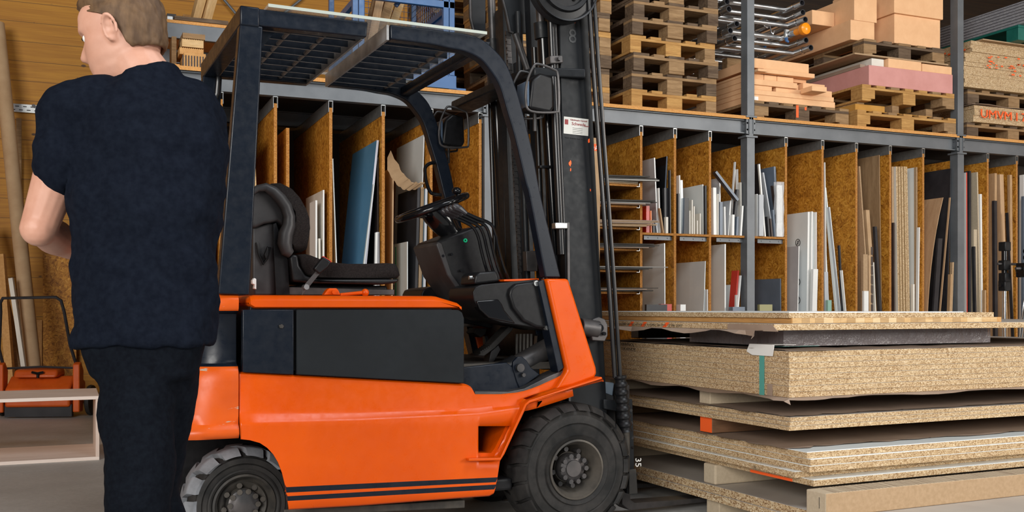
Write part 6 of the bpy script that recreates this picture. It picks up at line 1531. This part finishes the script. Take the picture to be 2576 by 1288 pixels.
# body
b = MB()
b.loft([ring(pp(365, 900), .11, .08, by), ring(pp(368, 800), .125, .085, by), ring(pp(370, 650), .13, .09, by), ring(pp(368, 480), .14, .10, by), ring(pp(368, 350), .15, .095, by), ring(pp(370, 270), .13, .08, by), ring(pp(372, 225), .075, .06, by)])
limb(b, [neckB, neckB.lerp(headC, .5), headC+Vector((.02, .0, -.03))], [.066, .060, .062])
limb(b, [shL, shL.lerp(elL, .5), elL, elL.lerp(wrL, .35), wrL], [.050, .052, .043, .044, .030])
limb(b, [shR, shR.lerp(elR, .5), elR, elR.lerp(wrR, .35), wrR], [.062, .052, .045, .047, .030])
for h_, k_, a_ in ((hipL, kneeL, ankL), (hipR, kneeR, ankR)):
    limb(b, [h_, h_.lerp(k_, .5), k_, k_.lerp(a_, .35), a_], [.068, .066, .052, .052, .036]); 
# hands with fingers
def hand(b, wr, d, side):
    d = d.normalized(); up = Vector((0, 0, 1)); s_ = d.cross(up).normalized(); 
    pal = wr+d*.05
    b.loft([ring(wr, .020, .014, 0, 12, d), ring(wr+d*.035, .032, .015, 0, 12, d), ring(wr+d*.08, .038, .014, 0, 12, d), ring(wr+d*.095, .036, .012, 0, 12, d)])
    X = Vector((1, 0, 0)); X = (X-d*X.dot(d)).normalized(); Nn = d.cross(X)
    for k, L in enumerate((.068, .078, .073, .058)):
        p0_ = wr+d*.09+X*(-.028+.0185*k); p1_ = p0_+d*L*.45+Nn*.006*side; p2_ = p1_+d*L*.25+Nn*.016*side; p3_ = p2_+d*L*.12+Nn*.022*side
        limb(b, [p0_, p1_, p2_, p3_], [.0095, .009, .0082, .007], 8)
    t0 = wr+d*.03-X*.03; t1 = t0+d*.03-X*.02+Nn*.008*side; t2 = t1+d*.03-X*.004+Nn*.01*side
    limb(b, [t0, t1, t2], [.012, .0105, .008], 8)
hand(b, wrL, Vector((.45, .8, .1)), 1); hand(b, wrR, Vector((-.6, .6, .1)), -1)
# head, looking left and down
def headpt(x, y, z):         # head frame: x = forward (face), z = up
    pit = R(14); f_ = Vector((-math.cos(pit), .10, -math.sin(pit))).normalized(); s_ = Vector((0.1, 1, 0)); s_ = (s_-f_*s_.dot(f_)).normalized(); u_ = s_.cross(f_)*-1
    if u_.z < 0: u_ = -u_
    return headC+f_*x+s_*y+u_*z
def lut(tab, z):
    if z <= tab[0][0]: return tab[0][1]
    for (a, u), (c, v) in zip(tab, tab[1:]):
        if z <= c: t = (z-a)/(c-a); t = t*t*(3-2*t); return u+(v-u)*t
    return tab[-1][1]
FR = [(-.120, .035), (-.108, .074), (-.092, .090), (-.072, .085), (-.05, .089), (-.03, .090), (-.01, .089), (.014, .087), (.032, .093), (.06, .090), (.09, .074), (.11, .05), (.126, .004)]
BK = [(-.120, .058), (-.09, .066), (-.06, .078), (-.02, .093), (.02, .102), (.06, .100), (.09, .080), (.11, .055), (.126, .004)]
WD = [(-.120, .030), (-.105, .042), (-.09, .050), (-.07, .057), (-.04, .065), (0, .071), (.04, .075), (.07, .071), (.09, .060), (.11, .042), (.126, .004)]
NS = [(-.042, 0), (-.036, .010), (-.028, .023), (-.020, .026), (-.008, .019), (.004, .010), (.016, .003), (.026, 0)]
g_ = lambda x, c, w_: math.exp(-((x-c)/w_)**2)
rings = []
for i in range(42):
    z_ = -.120+.246*i/41; row = []
    for k in range(64):
        th = 2*math.pi*k/64; th = th-2*math.pi if th > math.pi else th; c_, s_ = math.cos(th), math.sin(th)
        fx = lut(FR if c_ > 0 else BK, z_)
        if c_ > 0:
            a_ = abs(th)
            fx += lut(NS, z_)*g_(a_, 0, .17)+.005*g_(a_, 0, .26)*(g_(z_, -.053, .006)+g_(z_, -.066, .006))-.003*g_(a_, 0, .3)*g_(z_, -.078, .006)
            fx += -.012*g_(a_, .40, .17)*g_(z_, .013, .013)+.004*g_(a_, .35, .3)*g_(z_, .032, .008)
        w2 = lut(WD, z_)+(.004*g_(abs(th), .9, .35)*g_(z_, -.012, .02) if c_ > 0 else 0)
        row.append(tuple(headpt(fx*c_*(abs(c_)**-.08 if abs(c_) > .01 else 1), w2*s_*(abs(s_)**-.12 if abs(s_) > .01 else 1), z_)))
    rings.append(row)
b.loft(rings)
for s_ in (-1, 1):                                           # ears
    er = []
    for t_ in range(15):
        a = R(-60+t_*20); er.append(headpt(-.012+.017*math.cos(a)-.003, (.081+.007*(1-math.cos(a))/2+.010*max(0, math.sin(a)))*s_, .002+.029*math.sin(a)))
    b.tube(er, [.0038]+[.0050]*13+[.0055], 8)
    b.sphere(headpt(-.012, .074*s_, -.002), .0095, 8); b.sphere(headpt(-.014, .077*s_, .012), .0095, 8); b.sphere(headpt(-.016, .080*s_, .022), .008, 8); b.sphere(headpt(-.008, .071*s_, -.014), .0075, 8); b.sphere(headpt(-.008, .074*s_, -.024), .0065, 8)
body = remesh(b, 'body', m_skin, person, .0045, 3)
for s_ in (-1, 1):
    MB().sphere(headpt(.070, .030*s_, .012), .0112, 10).build('eye', m_white, person); MB().sphere(headpt(.0795, .031*s_, .012), .0045, 8).build('iris', m_gloss, person)
b = MB()
rings = []
for z_, x_, rx, ry, a0, a1 in [(-.050, -.014, .086, .070, 112, 248), (-.03, -.010, .098, .075, 106, 254), (-.005, -.008, .104, .078, 102, 258), (.03, -.006, .113, .085, 94, 266), (.06, -.004, .115, .087, 68, 292), (.088, -.006, .102, .076, 0, 360), (.112, -.004, .084, .062, 0, 360), (.132, -.008, .050, .038, 0, 360), (.141, -.01, .01, .008, 0, 360)]:
    rings.append([headpt(x_+rx*math.cos(R(a0+(a1-a0)*k/23.0)), ry*math.sin(R(a0+(a1-a0)*k/23.0)), z_) for k in range(24)])
b.loft(rings, closed=False, cap=False)
hair = b.build('hair', m_hair, person, ang=80); s = hair.modifiers.new('s', 'SOLIDIFY'); s.thickness = .012; s.offset = -1
sb = hair.modifiers.new('ss', 'SUBSURF'); sb.levels = 1; sb.render_levels = 2
t = bpy.data.textures.new('hair_tex', 'CLOUDS'); t.noise_scale = .018; d = hair.modifiers.new('d', 'DISPLACE'); d.texture = t; d.strength = .009; d.mid_level = .5
# shirt
b = MB()
b.loft([ring(pp(364, 866), .158, .125, by), ring(pp(366, 820), .156, .122, by), ring(pp(368, 740), .156, .116, by), ring(pp(370, 620), .158, .120, by), ring(pp(372, 480), .170, .125, by), ring(pp(372, 370), .176, .120, by), ring(pp(368, 300), .162, .108, by), ring(pp(372, 255), .130, .088, by), ring(pp(366, 212), .082, .072, by, tilt=Vector((-.25, 0, 1))), ring(pp(360, 196), .078, .070, by, tilt=Vector((-.35, 0, 1)))])
m1 = shL.lerp(elL, .46); m2 = shR.lerp(elR, .52)
limb(b, [pp(262, 285, PS-.02), shL, shL.lerp(elL, .25), m1], [.082, .078, .070, .064]); limb(b, [pp(470, 282, PS+.03), shR, shR.lerp(elR, .25), m2], [.08, .074, .07, .066])
shirt = remesh(b, 'shirt', m_shirt, person, .008, 4, .042, .115)
shirt.modifiers['d'].mid_level = .34
# trousers
b = MB()
b.loft([ring(pp(366, 845), .140, .112, by), ring(pp(366, 900), .136, .115, by), ring(pp(364, 950), .122, .108, by)])
for h_, k_, a_ in ((hipL, kneeL, ankL), (hipR, kneeR, ankR)):
    limb(b, [h_+Vector((0, 0, -.03)), h_.lerp(k_, .5), k_, k_.lerp(a_, .5), a_+Vector((0, 0, -.0))], [.088, .084, .074, .070, .066])
remesh(b, 'trousers', m_trous, person, .009, 6, .026, .1)
for a_ in (ankL, ankR):
    b = MB(); q = a_; zb = -a_.z+.012
    b.loft([[tuple(Vector((a_.x+x, a_.y+y*w_, z))) for x, y, z in [(.06, -1, .015), (.06, 1, .015), (.06, 1, h1), (.06, -1, h1)]] for w_, h1 in ((.03, .12),)]*1, cap=True) if False else None
    rings = []
    for x, w_, h_ in ((.075, .022, .05), (.06, .036, .10), (.02, .042, .115), (-.04, .044, .09), (-.10, .048, .065), (-.16, .044, .05), (-.19, .025, .035)):
        rings.append([(a_.x+x, a_.y-w_, .002), (a_.x+x, a_.y-w_, h_*.6), (a_.x+x, a_.y-w_*.5, h_), (a_.x+x, a_.y+w_*.5, h_), (a_.x+x, a_.y+w_, h_*.6), (a_.x+x, a_.y+w_, .002)])
    b = MB().loft(rings); o = b.build('shoe', m_dark, person); s = o.modifiers.new('s', 'SUBSURF'); s.levels = 1; s.render_levels = 2
